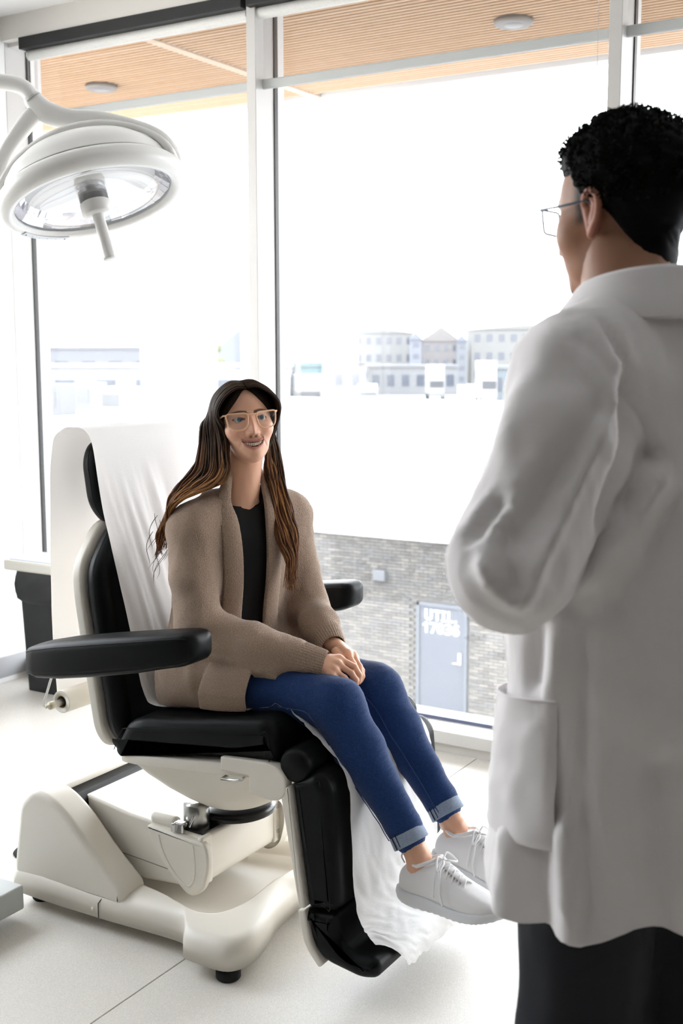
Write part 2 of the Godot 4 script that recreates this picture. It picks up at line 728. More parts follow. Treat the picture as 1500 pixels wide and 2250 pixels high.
func build_window() -> void:
	var w := setting("window_1", "tall white framed window wall with three wide panes", "window")
	var white: Material = mats["frame_white"]
	var top := 2.80
	var sill := 0.083
	# posts: the left jamb and the two posts in view, and those of the panes beyond the picture
	var posts := [[WALL_X - 0.05, WALL_X + 0.002], [-2.708, -2.667], [-1.301, -1.258], [0.108, 0.15], [1.518, 1.56], [RIGHT_X - 0.04, RIGHT_X + 0.05]]
	for i in posts.size():
		var m := Msh.new()
		m.rbox(Vector3(posts[i][0], sill - 0.01, GLASS_Z - 0.06), Vector3(posts[i][1], top, FRONT_Z), 0.002)
		part(w, "mullion", m, white)
		for s in [0, 1]:
			if (i == 0 and s == 0) or (i == posts.size() - 1 and s == 1):
				continue
			var x: float = posts[i][1] if s == 1 else posts[i][0]
			m = Msh.new()
			m.box(Vector3(x - (0.001 if s == 1 else 0.0045), sill, GLASS_Z - 0.012), Vector3(x + (0.0045 if s == 1 else 0.001), top - 0.03, GLASS_Z + 0.012))
			part(w, "gasket", m, mats["black_trim"])
	var m2 := Msh.new()
	m2.rbox(Vector3(WALL_X, 0.035, GLASS_Z - 0.06), Vector3(RIGHT_X, sill, FRONT_Z + 0.004), 0.004)
	part(w, "sill", m2, white)
	m2 = Msh.new()
	m2.box(Vector3(WALL_X, -0.02, GLASS_Z - 0.06), Vector3(RIGHT_X, 0.036, FRONT_Z - 0.012))
	part(w, "sill_base", m2, plain("sill_base_grey", Color(0.8, 0.785, 0.765), 0.8))
	m2 = Msh.new()
	m2.box(Vector3(WALL_X, sill - 0.002, GLASS_Z - 0.012), Vector3(RIGHT_X, sill + 0.012, GLASS_Z + 0.012))
	part(w, "gasket", m2, plain("gasket_blue", Color(0.42, 0.44, 0.55), 0.5))
	m2 = Msh.new()
	m2.box(Vector3(WALL_X, top - 0.03, GLASS_Z - 0.06), Vector3(RIGHT_X, top, FRONT_Z - 0.02))
	part(w, "head_rail", m2, white)
	for i in posts.size() - 1:
		var p := Msh.new()
		p.box(Vector3(posts[i][1], sill, GLASS_Z - 0.003), Vector3(posts[i + 1][0], top - 0.03, GLASS_Z + 0.003))
		part(w, "pane", p, mats["glass"])
	# roller shades, let down a hand's breadth; one above each pane
	var shades := [[-3.872, -2.712, "roller shade above the narrow left pane by the wall"], [-2.690, -1.308, "roller shade above the wide middle pane"], [-1.285, 0.10, "roller shade above the right pane beside the man"], [0.115, 1.51, "roller shade above the far right pane"]]
	var screen := plain("screen_cloth", Color(0.45, 0.36, 0.27, 0.16), 0.9)
	screen.transparency = BaseMaterial3D.TRANSPARENCY_ALPHA
	for s in shades:
		var a: float = s[0]
		var b: float = s[1]
		var t := thing("roller_shade", s[2], "roller shade", Vector3((a + b) / 2, 2.4, -3.78), "roller shades")
		var m := Msh.new()
		m.rbox(Vector3(a, 2.738, -3.80), Vector3(b, 2.786, -3.742), 0.003)
		part(t, "cassette", m, mats["black_trim"])
		m = Msh.new()
		m.tube([Vector3(a + 0.006, 2.724, -3.80), Vector3(b - 0.006, 2.724, -3.80)], 0.023, 20)
		part(t, "roll", m, mats["shade_roll"])
		m = Msh.new()
		m.box(Vector3(a + 0.008, 2.47, -3.8235), Vector3(b - 0.008, 2.724, -3.8225))
		part(t, "screen", m, screen)
		m = Msh.new()
		m.rbox(Vector3(a + 0.006, 2.452, -3.833), Vector3(b - 0.006, 2.488, -3.815), 0.006)
		part(t, "hem_bar", m, plain("hem_grey", Color(0.74, 0.75, 0.74), 0.6))
		# bead chain on the right end (on the left end beside the wall)
		var cx: float = a + 0.02 if s == shades[0] else b - 0.03
		m = Msh.new()
		var low := 2.44 if s == shades[0] else 0.9
		m.tube([Vector3(cx, 2.74, -3.775), Vector3(cx, low, -3.775)], 0.0007, 5)
		var y := 2.74
		while y > low:
			m.ball(Vector3(cx, y, -3.775), Vector3.ONE * 0.0016, 6, 4)
			y -= 0.0065
		part(t, "bead_chain", m, plain("bead_white", Color(0.75, 0.73, 0.7), 0.5))


# ------------------------------------------------------------------ outside
const GROUND := -5.6


func hut(called: String, label: String, cat: String, a: Vector3, b: Vector3, wall: Material, group := "") -> Node3D:
	var t := thing(called, label, cat, Vector3((a.x + b.x) / 2, a.y, (a.z + b.z) / 2), group)
	var m := Msh.new()
	m.rbox(a, b, 0.02)
	part(t, "body", m, wall)
	return t


func build_outside() -> void:
	# timber slat soffit of the overhang, over a deck darkened so the gaps between slats read dark, with a fascia on its edge
	var s := thing("soffit", "timber slat soffit of the overhang outside the window", "soffit", Vector3(-2, 3.0, -5.1))
	var wood := grained(plain("soffit_wood", Color(1, 1, 1), 0.6), noise_tex(0.012, 41, Color(0.632, 0.498, 0.359), Color(0.663, 0.532, 0.394), 512), null, 1.6)
	var wood2 := grained(plain("soffit_wood_pale", Color(1, 1, 1), 0.6), noise_tex(0.012, 43, Color(0.655, 0.528, 0.394), Color(0.678, 0.559, 0.429), 512), null, 1.6)
	var m := Msh.new()
	m.box(Vector3(-9.5, 3.035, -6.25), Vector3(5.0, 3.3, -3.98))
	part(s, "deck", m, plain("deck_dark", Color(0.310, 0.187, 0.095), 0.9))
	var z := -4.03
	var k := 0
	var slat := Msh.new()
	slat.rbox(Vector3(-9.5, 3.0, -0.0105), Vector3(5.0, 3.036, 0.0105), 0.003)
	var sm := [slat.mesh()]
	while z > -6.2:
		var o := MeshInstance3D.new()
		o.name = "slat"
		o.mesh = sm[0]
		o.material_override = wood if (k * 7) % 5 < 3 else wood2
		s.add_child(o, true)
		o.position = Vector3(0, 0, z) - s.position
		z -= 0.041
		k += 1
	for x in [-8.2, -3.97, 0.26]:
		m = Msh.new()
		m.rbox(Vector3(x - 0.03, 2.992, -6.24), Vector3(x + 0.03, 3.03, -4.0), 0.003)
		part(s, "cross_batten", m, plain("batten_pale", Color(0.701, 0.624, 0.540), 0.7))
	m = Msh.new()
	m.rbox(Vector3(-9.6, 2.985, -6.33), Vector3(5.1, 3.35, -6.245), 0.004)
	part(s, "fascia", m, plain("fascia_white", Color(0.716, 0.716, 0.716), 0.6))
	for q in [[-4.86, "round downlight in the soffit seen through the left pane"], [-2.30, "round downlight in the soffit seen through the middle pane"], [0.26, "round downlight in the soffit beyond the right pane"]]:
		var d := thing("soffit_downlight", q[1], "downlight", Vector3(q[0], 2.98, -5.33), "downlights in the soffit")
		m = Msh.new()
		m.lathe([Vector2(0.05, 2.974), Vector2(0.082, 2.974), Vector2(0.09, 2.98), Vector2(0.092, 2.9985)], Transform3D(Basis(), Vector3(q[0], 0, -5.33)), 28)
		part(d, "trim_ring", m, plain("downlight_grey", Color(0.42, 0.415, 0.405), 0.5))
		m = Msh.new()
		m.lathe([Vector2(0.001, 2.972), Vector2(0.045, 2.972), Vector2(0.05, 2.976)], Transform3D(Basis(), Vector3(q[0], 0, -5.33)), 24)
		part(d, "lens", m, plain("downlight_lens", Color(0.40, 0.395, 0.385), 0.3))

	# ground
	m = Msh.new()
	m.box(Vector3(-420, GROUND - 1.0, -520), Vector3(260, GROUND, -4.0))
	solid("ground", m, grained(plain("asphalt", Color(1, 1, 1), 0.9), noise_tex(0.05, 51, Color(0.494, 0.494, 0.501), Color(0.571, 0.571, 0.578), 512), null, 0.2), "pale paved ground of the yards outside", "ground")

	# the long low building across the yard: brick below, white ribbed metal above
	var WZ := -20.6
	var b := thing("brick_building", "low building across the yard with grey brick wall and white ribbed metal top", "building", Vector3(-12, GROUND, WZ))
	m = Msh.new()
	m.box(Vector3(-46, GROUND, -44.0), Vector3(6, -0.42, WZ - 0.06))
	part(b, "core", m, plain("mortar", Color(0.394, 0.386, 0.375), 0.95))
	# bricks
	var tones := [Color(0.302, 0.290, 0.279), Color(0.340, 0.329, 0.313), Color(0.379, 0.363, 0.344), Color(0.325, 0.317, 0.313)]
	var bm := []
	for i in 4:
		bm.append(grained(plain("brick_%d" % i, tones[i], 0.95), noise_tex(0.03, 60 + i, Color(0.640, 0.640, 0.640), Color(1, 1, 1), 128), null, 1.5))
	var one := Msh.new()
	one.box(Vector3(-0.0975, -0.0285, -0.03), Vector3(0.0975, 0.0285, 0.03))
	var brick: ArrayMesh = one.mesh()
	var rest := []
	var doors := [[-13.92, -12.90], [-10.70, -9.72]]
	var row := 0
	var y := GROUND + 0.035
	var made := 0
	while y < -2.17:
		var x := -26.0 + (0.1025 if row % 2 else 0.0)
		while x < 2.0:
			var inside := false
			for d in doors:
				if x > d[0] - 0.16 and x < d[1] + 0.16 and y < -3.4:
					inside = true
			if not inside:
				if made < 300 and x > -12.75 and x < -9.35 and y > -3.52:
					var o := MeshInstance3D.new()
					o.name = "brick"
					o.mesh = brick
					o.material_override = bm[rng.randi() % 4]
					b.add_child(o, true)
					o.position = Vector3(x, y, WZ - 0.034 + rng.randf() * 0.004) - b.position
					made += 1
				else:
					rest.append([Vector3(x, y, WZ - 0.034 + rng.randf() * 0.004), tones[rng.randi() % 4]])
			x += 0.205
		y += 0.067
		row += 1
	var mm := MultiMesh.new()
	mm.transform_format = MultiMesh.TRANSFORM_3D
	mm.use_colors = true
	mm.mesh = brick
	mm.instance_count = rest.size()
	for i in rest.size():
		mm.set_instance_transform(i, Transform3D(Basis(), rest[i][0] - b.position))
		mm.set_instance_color(i, rest[i][1].srgb_to_linear())
	var mi := MultiMeshInstance3D.new()
	mi.name = "brickwork"
	mi.multimesh = mm
	var bmat := plain("brickwork", Color.WHITE, 0.95)
	bmat.vertex_color_use_as_albedo = true
	mi.material_override = bmat
	mi.set_meta("kind", "stuff")
	b.add_child(mi, true)
	# ribbed white cladding in sheets
	var clad := plain("cladding_white", Color(0.701, 0.705, 0.716), 0.6)
	var px := -26.0
	var sheet := Msh.new()
	var pts := PackedVector2Array()
	for i in 6:
		var o := i * 0.16
		pts.append_array([Vector2(o, 0.03), Vector2(o + 0.10, 0.03), Vector2(o + 0.115, 0.0), Vector2(o + 0.145, 0.0)])
	pts.append(Vector2(0.958, 0.03))
	pts.append(Vector2(0.958, -0.05))
	pts.append(Vector2(0, -0.05))
	sheet.slab(pts, -2.14, -0.32, 0.0, 1, Transform3D(Basis(Vector3.RIGHT, -PI / 2), Vector3.ZERO))
	var shm: ArrayMesh = sheet.mesh()
	while px < 2.0:
		var o := MeshInstance3D.new()
		o.name = "cladding_sheet"
		o.mesh = shm
		o.material_override = clad
		b.add_child(o, true)
		o.position = Vector3(px, 0, WZ + 0.06) - b.position
		px += 0.96
	m = Msh.new()
	m.rbox(Vector3(-26.2, -0.34, WZ - 0.3), Vector3(2.2, -0.24, WZ + 0.12), 0.02)
	part(b, "coping", m, clad)
	m = Msh.new()
	m.box(Vector3(-26, -2.19, WZ - 0.05), Vector3(2, -2.13, WZ + 0.1))
	part(b, "drip_edge", m, clad)
	m = Msh.new()
	m.box(Vector3(-46.2, -0.5, -44.2), Vector3(6.2, -0.38, WZ - 0.25))
	part(b, "roof", m, plain("roof_white", Color(0.663, 0.667, 0.678), 0.8))
	# doors with their lettering
	var leafm := plain("door_grey", Color(0.302, 0.313, 0.340), 0.6, 0.0, 0.3)
	var letter := plain("letter_white", Color(0.732, 0.732, 0.732), 0.6)
	for di in 2:
		var d: Array = doors[di]
		m = Msh.new()
		m.rbox(Vector3(d[0] - 0.07, GROUND, WZ - 0.05), Vector3(d[0], -3.43, WZ + 0.02), 0.004)
		m.rbox(Vector3(d[1], GROUND, WZ - 0.05), Vector3(d[1] + 0.07, -3.43, WZ + 0.02), 0.004)
		m.rbox(Vector3(d[0] - 0.07, -3.50, WZ - 0.05), Vector3(d[1] + 0.07, -3.43, WZ + 0.02), 0.004)
		var fr := part(b, "door_frame", m, plain("door_frame_grey", Color(0.317, 0.329, 0.352), 0.6, 0.0, 0.3))
		m = Msh.new()
		m.rbox(Vector3(d[0] + 0.004, GROUND + 0.02, WZ - 0.05), Vector3(d[1] - 0.004, -3.505, WZ - 0.01), 0.004)
		part(b, "door_leaf", m, leafm)
		m = Msh.new()
		m.rbox(Vector3(d[1] - 0.13, -4.62, WZ - 0.012), Vector3(d[1] - 0.06, -4.38, WZ + 0.01), 0.01)
		m.tube([Vector3(d[1] - 0.095, -4.58, WZ), Vector3(d[1] - 0.095, -4.58, WZ + 0.05), Vector3(d[1] - 0.22, -4.585, WZ + 0.055)], 0.014, 8)
		part(b, "door_handle", m, plain("handle_pale", Color(0.640, 0.640, 0.640), 0.3))
		m = Msh.new()
		m.box(Vector3(d[0], GROUND, WZ - 0.05), Vector3(d[1], GROUND + 0.02, WZ + 0.05))
		part(b, "threshold", m, clad)
		var lines := [["UTIL.", -3.68, 0.30, 0.60], ["17036", -3.94, 0.30, 0.66]] if di == 1 else [["MECHANICAL", -3.87, 0.17, 0.92]]
		for l in lines:
			var tm := TextMesh.new()
			tm.text = l[0]
			var font := SystemFont.new()
			font.font_names = PackedStringArray(["Droid Sans"])
			font.font_weight = 700
			tm.font = font
			tm.font_size = 64
			tm.pixel_size = l[2] / 64.0
			tm.depth = 0.004
			var o := MeshInstance3D.new()
			o.name = "lettering"
			o.mesh = tm
			o.material_override = letter
			b.add_child(o, true)
			o.position = Vector3((d[0] + d[1]) / 2 - (0.0 if di == 0 else 0.03), l[1], WZ - 0.006) - b.position
	m = Msh.new()
	m.rbox(Vector3(-11.72, -3.08, WZ - 0.01), Vector3(-11.44, -2.86, WZ + 0.14), 0.02)
	part(b, "wall_light", m, plain("light_box", Color(0.279, 0.287, 0.302), 0.5))
	m = Msh.new()
	m.box(Vector3(-30, GROUND, WZ + 0.02), Vector3(6, GROUND + 0.04, WZ + 2.2))
	solid("pavement", m, plain("pavement_pale", Color(0.601, 0.594, 0.578), 0.9), "pale concrete pavement along the brick building", "pavement")

	# plant on the white roof
	var unit := plain("unit_white", Color(0.678, 0.678, 0.678), 0.7)
	var unit_grey := plain("unit_grey", Color(0.317, 0.317, 0.321), 0.7)
	var unit_mid := plain("unit_mid", Color(0.348, 0.348, 0.352), 0.7)
	var made_units := 0
	for q in [[-26.72, -26.97, 0.74, 0.8, 0.98, "tall grey rooftop unit seen above the paper"], [-28.96, -30.8, 0.8, 0.8, 0.93, "pale grey rooftop unit right of the tall grey one"], [-26.0, -29.0, 1.1, 0.9, 0.85, "wide white rooftop unit nearest the seated woman"], [-8.9, -30.0, 1.6, 1.2, 0.7, "white rooftop unit beside the man's sleeve"]]:
		var um: Material = unit_grey if made_units == 0 else (unit_mid if made_units == 1 else unit)
		made_units += 1
		var r := hut("rooftop_unit", q[5], "rooftop unit", Vector3(q[0] - q[2] / 2, -0.38, q[1] - q[3] / 2), Vector3(q[0] + q[2] / 2, -0.38 + q[4], q[1] + q[3] / 2), um, "units on the white roof")
		m = Msh.new()
		m.box(Vector3(q[0] - q[2] * 0.35, -0.38 + q[4] * 0.25, q[1] + q[3] / 2), Vector3(q[0] + q[2] * 0.35, -0.38 + q[4] * 0.75, q[1] + q[3] / 2 + 0.02))
		part(r, "grille", m, unit_grey)

	build_town()


func turned_box(m: Msh, at: Vector3, size: Vector3, turn: float, lift := 0.0, along := 0.0, fwd := 0.0) -> void:
	var xf := Transform3D(Basis(Vector3.UP, turn), at)
	m.box(Vector3(along - size.x / 2, lift, fwd - size.z / 2), Vector3(along + size.x / 2, lift + size.y, fwd + size.z / 2), xf)


func town_house(called: String, label: String, x: float, z: float, w: float, h: float, deep: float, wall: Color, roof: Color, gable: float, cols: int, floors: int, pane: Color) -> Node3D:
	var at := Vector3(x, GROUND, z)
	var t := thing(called, label, "building", at)
	var turn := deg_to_rad(31.0)
	var wm := plain("town_" + wall.to_html(), wall, 0.9)  # wall and roof tones come in already greyed by haze
	var m := Msh.new()
	turned_box(m, at, Vector3(w, h, deep), turn)
	part(t, "wall", m, wm)
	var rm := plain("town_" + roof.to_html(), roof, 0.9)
	m = Msh.new()
	var xf := Transform3D(Basis(Vector3.UP, turn), at + Vector3(0, h, 0))
	if gable > 0.0:
		m.slab(PackedVector2Array([Vector2(-w / 2 - 0.3, 0), Vector2(w / 2 + 0.3, 0), Vector2(0, gable)]), -deep / 2 - 0.3, deep / 2 + 0.3, 0.0, 1, xf)
	else:
		turned_box(m, at, Vector3(w + 0.5, 0.5, deep + 0.5), turn, h)
	part(t, "roof", m, rm)
	var pm := plain("town_glass", Color(0.2, 0.22, 0.26), 0.15)
	for j in floors:
		for i in cols:
			m = Msh.new()
			var fw := w / cols * 0.5
			var fh := h / floors * 0.42
			turned_box(m, at, Vector3(fw, fh, 0.1), turn, h / floors * (j + 0.32), -w / 2 + w / cols * (i + 0.5), deep / 2)
			part(t, "window", m, pm)
	return t


func truck(label: String, x: float, z: float, w: float, h: float, body: Color, stripe: Color) -> void:
	var at := Vector3(x, GROUND, z)
	var t := thing("truck", label, "truck", at, "trucks in the far yard")
	var turn := deg_to_rad(31.0)
	var bm := plain("truck_" + body.to_html(), body, 0.5)  # body and bumper colours include the distance haze
	var m := Msh.new()
	turned_box(m, at, Vector3(w, h - 0.9, 5.5), turn, 0.9)
	part(t, "box_body", m, bm)
	m = Msh.new()
	turned_box(m, at, Vector3(w * 0.9, h * 0.5, 1.6), turn, 0.6, 0.0, 3.5)
	part(t, "cab", m, bm)
	m = Msh.new()
	turned_box(m, at, Vector3(w * 0.8, h * 0.18, 0.05), turn, h * 0.36, 0.0, 4.31)
	part(t, "windscreen", m, plain("truck_glass", Color(0.16, 0.17, 0.19), 0.3))
	m = Msh.new()
	turned_box(m, at, Vector3(w * 0.92, 0.3, 0.05), turn, 0.75, 0.0, 4.32)
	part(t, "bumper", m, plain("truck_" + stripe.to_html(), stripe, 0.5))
	for sx in [-1, 1]:
		for fz in [-1.8, 3.3]:
			m = Msh.new()
			var xf := Transform3D(Basis(Vector3.UP, turn), at) * Transform3D(Basis(Vector3.FORWARD, PI / 2), Vector3(sx * w * 0.45, 0.5, fz))
			m.lathe([Vector2(0.5, -0.15), Vector2(0.5, 0.15)], xf, 16)
			part(t, "wheel", m, plain("truck_tyre", Color(0.09, 0.09, 0.09), 0.9))


func build_town() -> void:  # haze is mixed into these wall, roof and truck colours as washed-out greys
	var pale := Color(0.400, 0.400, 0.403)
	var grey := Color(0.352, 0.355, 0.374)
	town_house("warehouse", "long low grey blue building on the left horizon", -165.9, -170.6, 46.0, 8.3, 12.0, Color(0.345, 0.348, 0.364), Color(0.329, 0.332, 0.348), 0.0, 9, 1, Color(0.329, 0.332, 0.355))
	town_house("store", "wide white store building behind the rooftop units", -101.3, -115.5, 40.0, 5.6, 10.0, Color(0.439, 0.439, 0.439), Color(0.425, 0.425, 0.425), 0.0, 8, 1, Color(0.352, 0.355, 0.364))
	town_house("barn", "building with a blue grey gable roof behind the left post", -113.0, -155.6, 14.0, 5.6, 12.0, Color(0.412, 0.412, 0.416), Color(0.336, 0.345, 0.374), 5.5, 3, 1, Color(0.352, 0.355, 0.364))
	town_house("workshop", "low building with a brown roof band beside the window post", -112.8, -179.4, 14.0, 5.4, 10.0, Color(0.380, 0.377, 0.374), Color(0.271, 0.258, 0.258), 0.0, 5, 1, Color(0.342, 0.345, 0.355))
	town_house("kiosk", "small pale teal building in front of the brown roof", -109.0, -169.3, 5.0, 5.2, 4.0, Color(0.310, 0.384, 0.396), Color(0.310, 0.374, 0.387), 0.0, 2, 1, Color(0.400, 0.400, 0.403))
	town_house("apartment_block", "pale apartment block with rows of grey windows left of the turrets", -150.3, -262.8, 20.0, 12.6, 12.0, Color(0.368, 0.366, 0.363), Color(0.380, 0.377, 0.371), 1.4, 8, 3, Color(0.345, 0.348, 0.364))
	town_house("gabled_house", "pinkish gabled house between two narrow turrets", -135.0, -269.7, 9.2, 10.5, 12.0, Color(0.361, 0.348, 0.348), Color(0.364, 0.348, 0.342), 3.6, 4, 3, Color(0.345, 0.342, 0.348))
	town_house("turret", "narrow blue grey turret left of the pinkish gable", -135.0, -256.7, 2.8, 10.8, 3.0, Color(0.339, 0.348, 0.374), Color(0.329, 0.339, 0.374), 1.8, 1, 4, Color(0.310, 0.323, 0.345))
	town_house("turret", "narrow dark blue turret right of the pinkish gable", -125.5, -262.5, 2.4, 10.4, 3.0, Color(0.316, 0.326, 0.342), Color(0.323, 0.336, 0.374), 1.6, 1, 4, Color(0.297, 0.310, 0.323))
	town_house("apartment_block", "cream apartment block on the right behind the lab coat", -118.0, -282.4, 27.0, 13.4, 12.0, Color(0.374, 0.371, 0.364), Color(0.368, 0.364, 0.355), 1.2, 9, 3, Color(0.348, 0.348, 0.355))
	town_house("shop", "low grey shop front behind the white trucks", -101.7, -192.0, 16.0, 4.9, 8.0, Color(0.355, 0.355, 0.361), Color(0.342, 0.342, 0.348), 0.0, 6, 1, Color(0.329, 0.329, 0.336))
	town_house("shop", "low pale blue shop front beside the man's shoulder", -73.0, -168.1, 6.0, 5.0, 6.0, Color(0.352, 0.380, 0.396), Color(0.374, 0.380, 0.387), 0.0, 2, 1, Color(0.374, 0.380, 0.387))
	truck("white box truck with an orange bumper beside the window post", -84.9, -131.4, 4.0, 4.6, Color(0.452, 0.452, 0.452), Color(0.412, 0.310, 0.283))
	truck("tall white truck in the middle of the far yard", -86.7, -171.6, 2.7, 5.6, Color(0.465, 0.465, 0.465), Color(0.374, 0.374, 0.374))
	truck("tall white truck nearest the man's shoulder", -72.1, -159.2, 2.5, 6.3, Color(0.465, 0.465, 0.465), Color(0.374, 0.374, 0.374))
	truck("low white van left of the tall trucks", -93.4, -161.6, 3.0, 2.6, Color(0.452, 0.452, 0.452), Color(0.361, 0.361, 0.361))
	# one bare olive tree by the gable roof
	var at := Vector3(-104.9, GROUND, -136.9)
	var t := thing("tree", "blurred olive tree beside the gable roof", "tree", at)
	var m := Msh.new()
	m.tube([at, at + Vector3(0.1, 3.0, 0), at + Vector3(0, 5.5, 0.2)], [0.25, 0.2, 0.1], 8)
	part(t, "trunk", m, plain("bark", Color(0.30, 0.23, 0.17), 0.9))
	m = Msh.new()
	for i in 40:
		var p := Vector3(rng.randfn() * 1.1, 5.2 + rng.randfn() * 1.0, rng.randfn() * 1.1)
		m.ball(at + p, Vector3.ONE * rng.randf_range(0.35, 0.75), 7, 5)
	part(t, "crown", m, plain("olive_leaf", Color(0.27, 0.29, 0.16), 0.9))


# ------------------------------------------------------------------ treatment chair
const MID_Z := -2.385      # the chair's middle plane; it faces +x


func mirror_z(p: Vector3) -> Vector3:
	return Vector3(p.x, p.y, 2.0 * MID_Z - p.z)


func superel(cx: float, cz: float, hx: float, hz: float, e: float, n := 40) -> PackedVector2Array:
	var out := PackedVector2Array()
	for i in n:
		var a := TAU * i / n
		out.append(Vector2(cx + hx * signf(cos(a)) * pow(absf(cos(a)), 2.0 / e), cz + hz * signf(sin(a)) * pow(absf(sin(a)), 2.0 / e)))
	return out


func stitch_line(m: Msh, pts: Array, r := 0.0011) -> void:
	m.tube(pts, r, 5)


func build_chair() -> void:
	var ch := thing("treatment_chair", "black padded treatment chair on a white base, facing right by the window", "chair", Vector3(-1.8, 0, MID_Z))
	var white: Material = mats["shell_white"]
	var black: Material = mats["black_vinyl"]
	var m: Msh

	# --- floor frame: an outer rim with a sunk tray inside
	m = Msh.new()
	var half := [Vector2(-2.305, 0.0), Vector2(-2.305, 0.25), Vector2(-2.27, 0.285), Vector2(-2.0, 0.285), Vector2(-1.79, 0.276), Vector2(-1.725, 0.282), Vector2(-1.70, 0.315), Vector2(-1.68, 0.333), Vector2(-1.585, 0.336), Vector2(-1.548, 0.315), Vector2(-1.535, 0.265), Vector2(-1.55, 0.19), Vector2(-1.578, 0.10), Vector2(-1.59, 0.0)]
	var lip := [Vector2(-2.10, 0.0), Vector2(-2.10, 0.10), Vector2(-2.08, 0.155), Vector2(-2.0, 0.18), Vector2(-1.86, 0.205), Vector2(-1.80, 0.222), Vector2(-1.75, 0.235), Vector2(-1.715, 0.238), Vector2(-1.68, 0.225), Vector2(-1.66, 0.195), Vector2(-1.65, 0.15), Vector2(-1.65, 0.10), Vector2(-1.655, 0.05), Vector2(-1.66, 0.0)]
	var o2 := curve(half, 4)
	var l2 := curve(lip, 4)
	for i in range(half.size() - 2, 0, -1):
		pass
	var outer := []
	var inner := []
	for p in o2:
		outer.append(p)
	for p in l2:
		inner.append(p)
	for i in range(o2.size() - 2, 0, -1):
		outer.append(Vector2(o2[i].x, -o2[i].y))
		inner.append(Vector2(l2[i].x, -l2[i].y))
	var rings := []
	var mid := Vector2(-1.92, 0)
	for lv in [[0.0, 0.036, 0], [0.0, 0.072, 0], [0.006, 0.088, 0], [0.02, 0.1, 0], [0.04, 0.106, 0], [0.012, 0.109, 1], [0.004, 0.107, 1], [0.0, 0.1, 1], [0.003, 0.062, 1], [0.02, 0.056, 1]]:
		var ring := PackedVector3Array()
		for i in outer.size():
			var p: Vector2 = outer[i] if lv[2] == 0 else inner[i]
			var q: Vector2 = (inner[i] - outer[i]).normalized()
			if lv[2] == 0:
				p += q * lv[0]
			else:
				p += q * (lv[0] if lv[1] < 0.08 else -lv[0])
			ring.append(Vector3(p.x, lv[1], MID_Z + p.y))
		rings.append(ring)
	m.rows(rings, true, true)
	part(ch, "floor_frame", m, white)
	# joint line and screws on the near side of the frame
	for s in [-1.0, 1.0]:
		m = Msh.new()
		var zz: float = MID_Z - s * 0.2865
		m.tube([Vector3(-2.0, 0.037, zz), Vector3(-2.0, 0.075, zz), Vector3(-1.99, 0.095, zz + s * 0.014), Vector3(-1.965, 0.108, zz + s * 0.05)], 0.0012, 5)
		part(ch, "joint", m, mats["black_trim"])
		m = Msh.new()
		m.ball(Vector3(-2.02, 0.055, MID_Z - s * 0.285), Vector3(0.006, 0.006, 0.003), 10, 6)
		part(ch, "screw", m, white)
	# feet
	for q in [Vector2(-1.585, 0.295), Vector2(-1.585, -0.295), Vector2(-2.26, 0.22), Vector2(-2.26, -0.22)]:
		m = Msh.new()
		m.lathe([Vector2(0.027, 0.0), Vector2(0.03, 0.004), Vector2(0.03, 0.024), Vector2(0.02, 0.026), Vector2(0.02, 0.045)], Transform3D(Basis(), Vector3(q.x, 0, MID_Z + q.y)), 24)
		part(ch, "foot", m, mats["rubber"])
	m = Msh.new()
	m.lathe([Vector2(0.055, 0.0), Vector2(0.058, 0.004), Vector2(0.05, 0.012), Vector2(0.02, 0.014)], Transform3D(Basis(), Vector3(-2.50, 0, -2.36)), 28)
	m.tube([Vector3(-2.50, 0.012, -2.36), Vector3(-2.40, 0.03, -2.37), Vector3(-2.29, 0.05, -2.38)], 0.012, 8)
	part(ch, "foot_pedal", m, mats["rubber"], "black round foot pedal behind the base")

	# --- rear hood with its two cheeks
	m = Msh.new()
	var cheek := round_poly([Vector2(-2.308, 0.105), Vector2(-2.278, 0.285), Vector2(-2.225, 0.330), Vector2(-2.165, 0.318), Vector2(-2.095, 0.272), Vector2(-2.02, 0.195), Vector2(-1.925, 0.118), Vector2(-1.93, 0.075), Vector2(-2.305, 0.075)], [0.01, 0.05, 0.02, 0.03, 0.05, 0.06, 0.03, 0.01, 0.01], 5)
	m.slab(cheek, MID_Z + 0.185, MID_Z + 0.278, 0.016, 4)
	part(ch, "rear_cheek", m, white)
	m = Msh.new()
	m.slab(cheek, MID_Z - 0.278, MID_Z - 0.185, 0.016, 4)
	part(ch, "rear_cheek", m, white)
	m = Msh.new()
	m.slab(round_poly([Vector2(-2.304, 0.08), Vector2(-2.275, 0.285), Vector2(-2.225, 0.327), Vector2(-2.185, 0.322), Vector2(-2.185, 0.08)], [0.01, 0.05, 0.02, 0.01, 0.0], 5), MID_Z - 0.2, MID_Z + 0.2, 0.004)
	part(ch, "rear_hood", m, white)
	m = Msh.new()
	m.slab(PackedVector2Array([Vector2(-2.19, 0.1), Vector2(-2.19, 0.312), Vector2(-2.14, 0.29), Vector2(-2.12, 0.1)]), MID_Z - 0.19, MID_Z + 0.19)
	part(ch, "bellows_gap", m, mats["black_trim"])

	# --- lifting block
	m = Msh.new()
	var blk := round_poly([Vector2(-2.15, 0.10), Vector2(-2.15, 0.296), Vector2(-2.0, 0.272), Vector2(-1.752, 0.258), Vector2(-1.752, 0.135), Vector2(-1.80, 0.118), Vector2(-2.0, 0.10)], [0.0, 0.01, 0.02, 0.012, 0.03, 0.02, 0.01], 4)
	m.slab(blk, MID_Z - 0.165, MID_Z + 0.165, 0.008)
	part(ch, "lift_block", m, white)
	m = Msh.new()
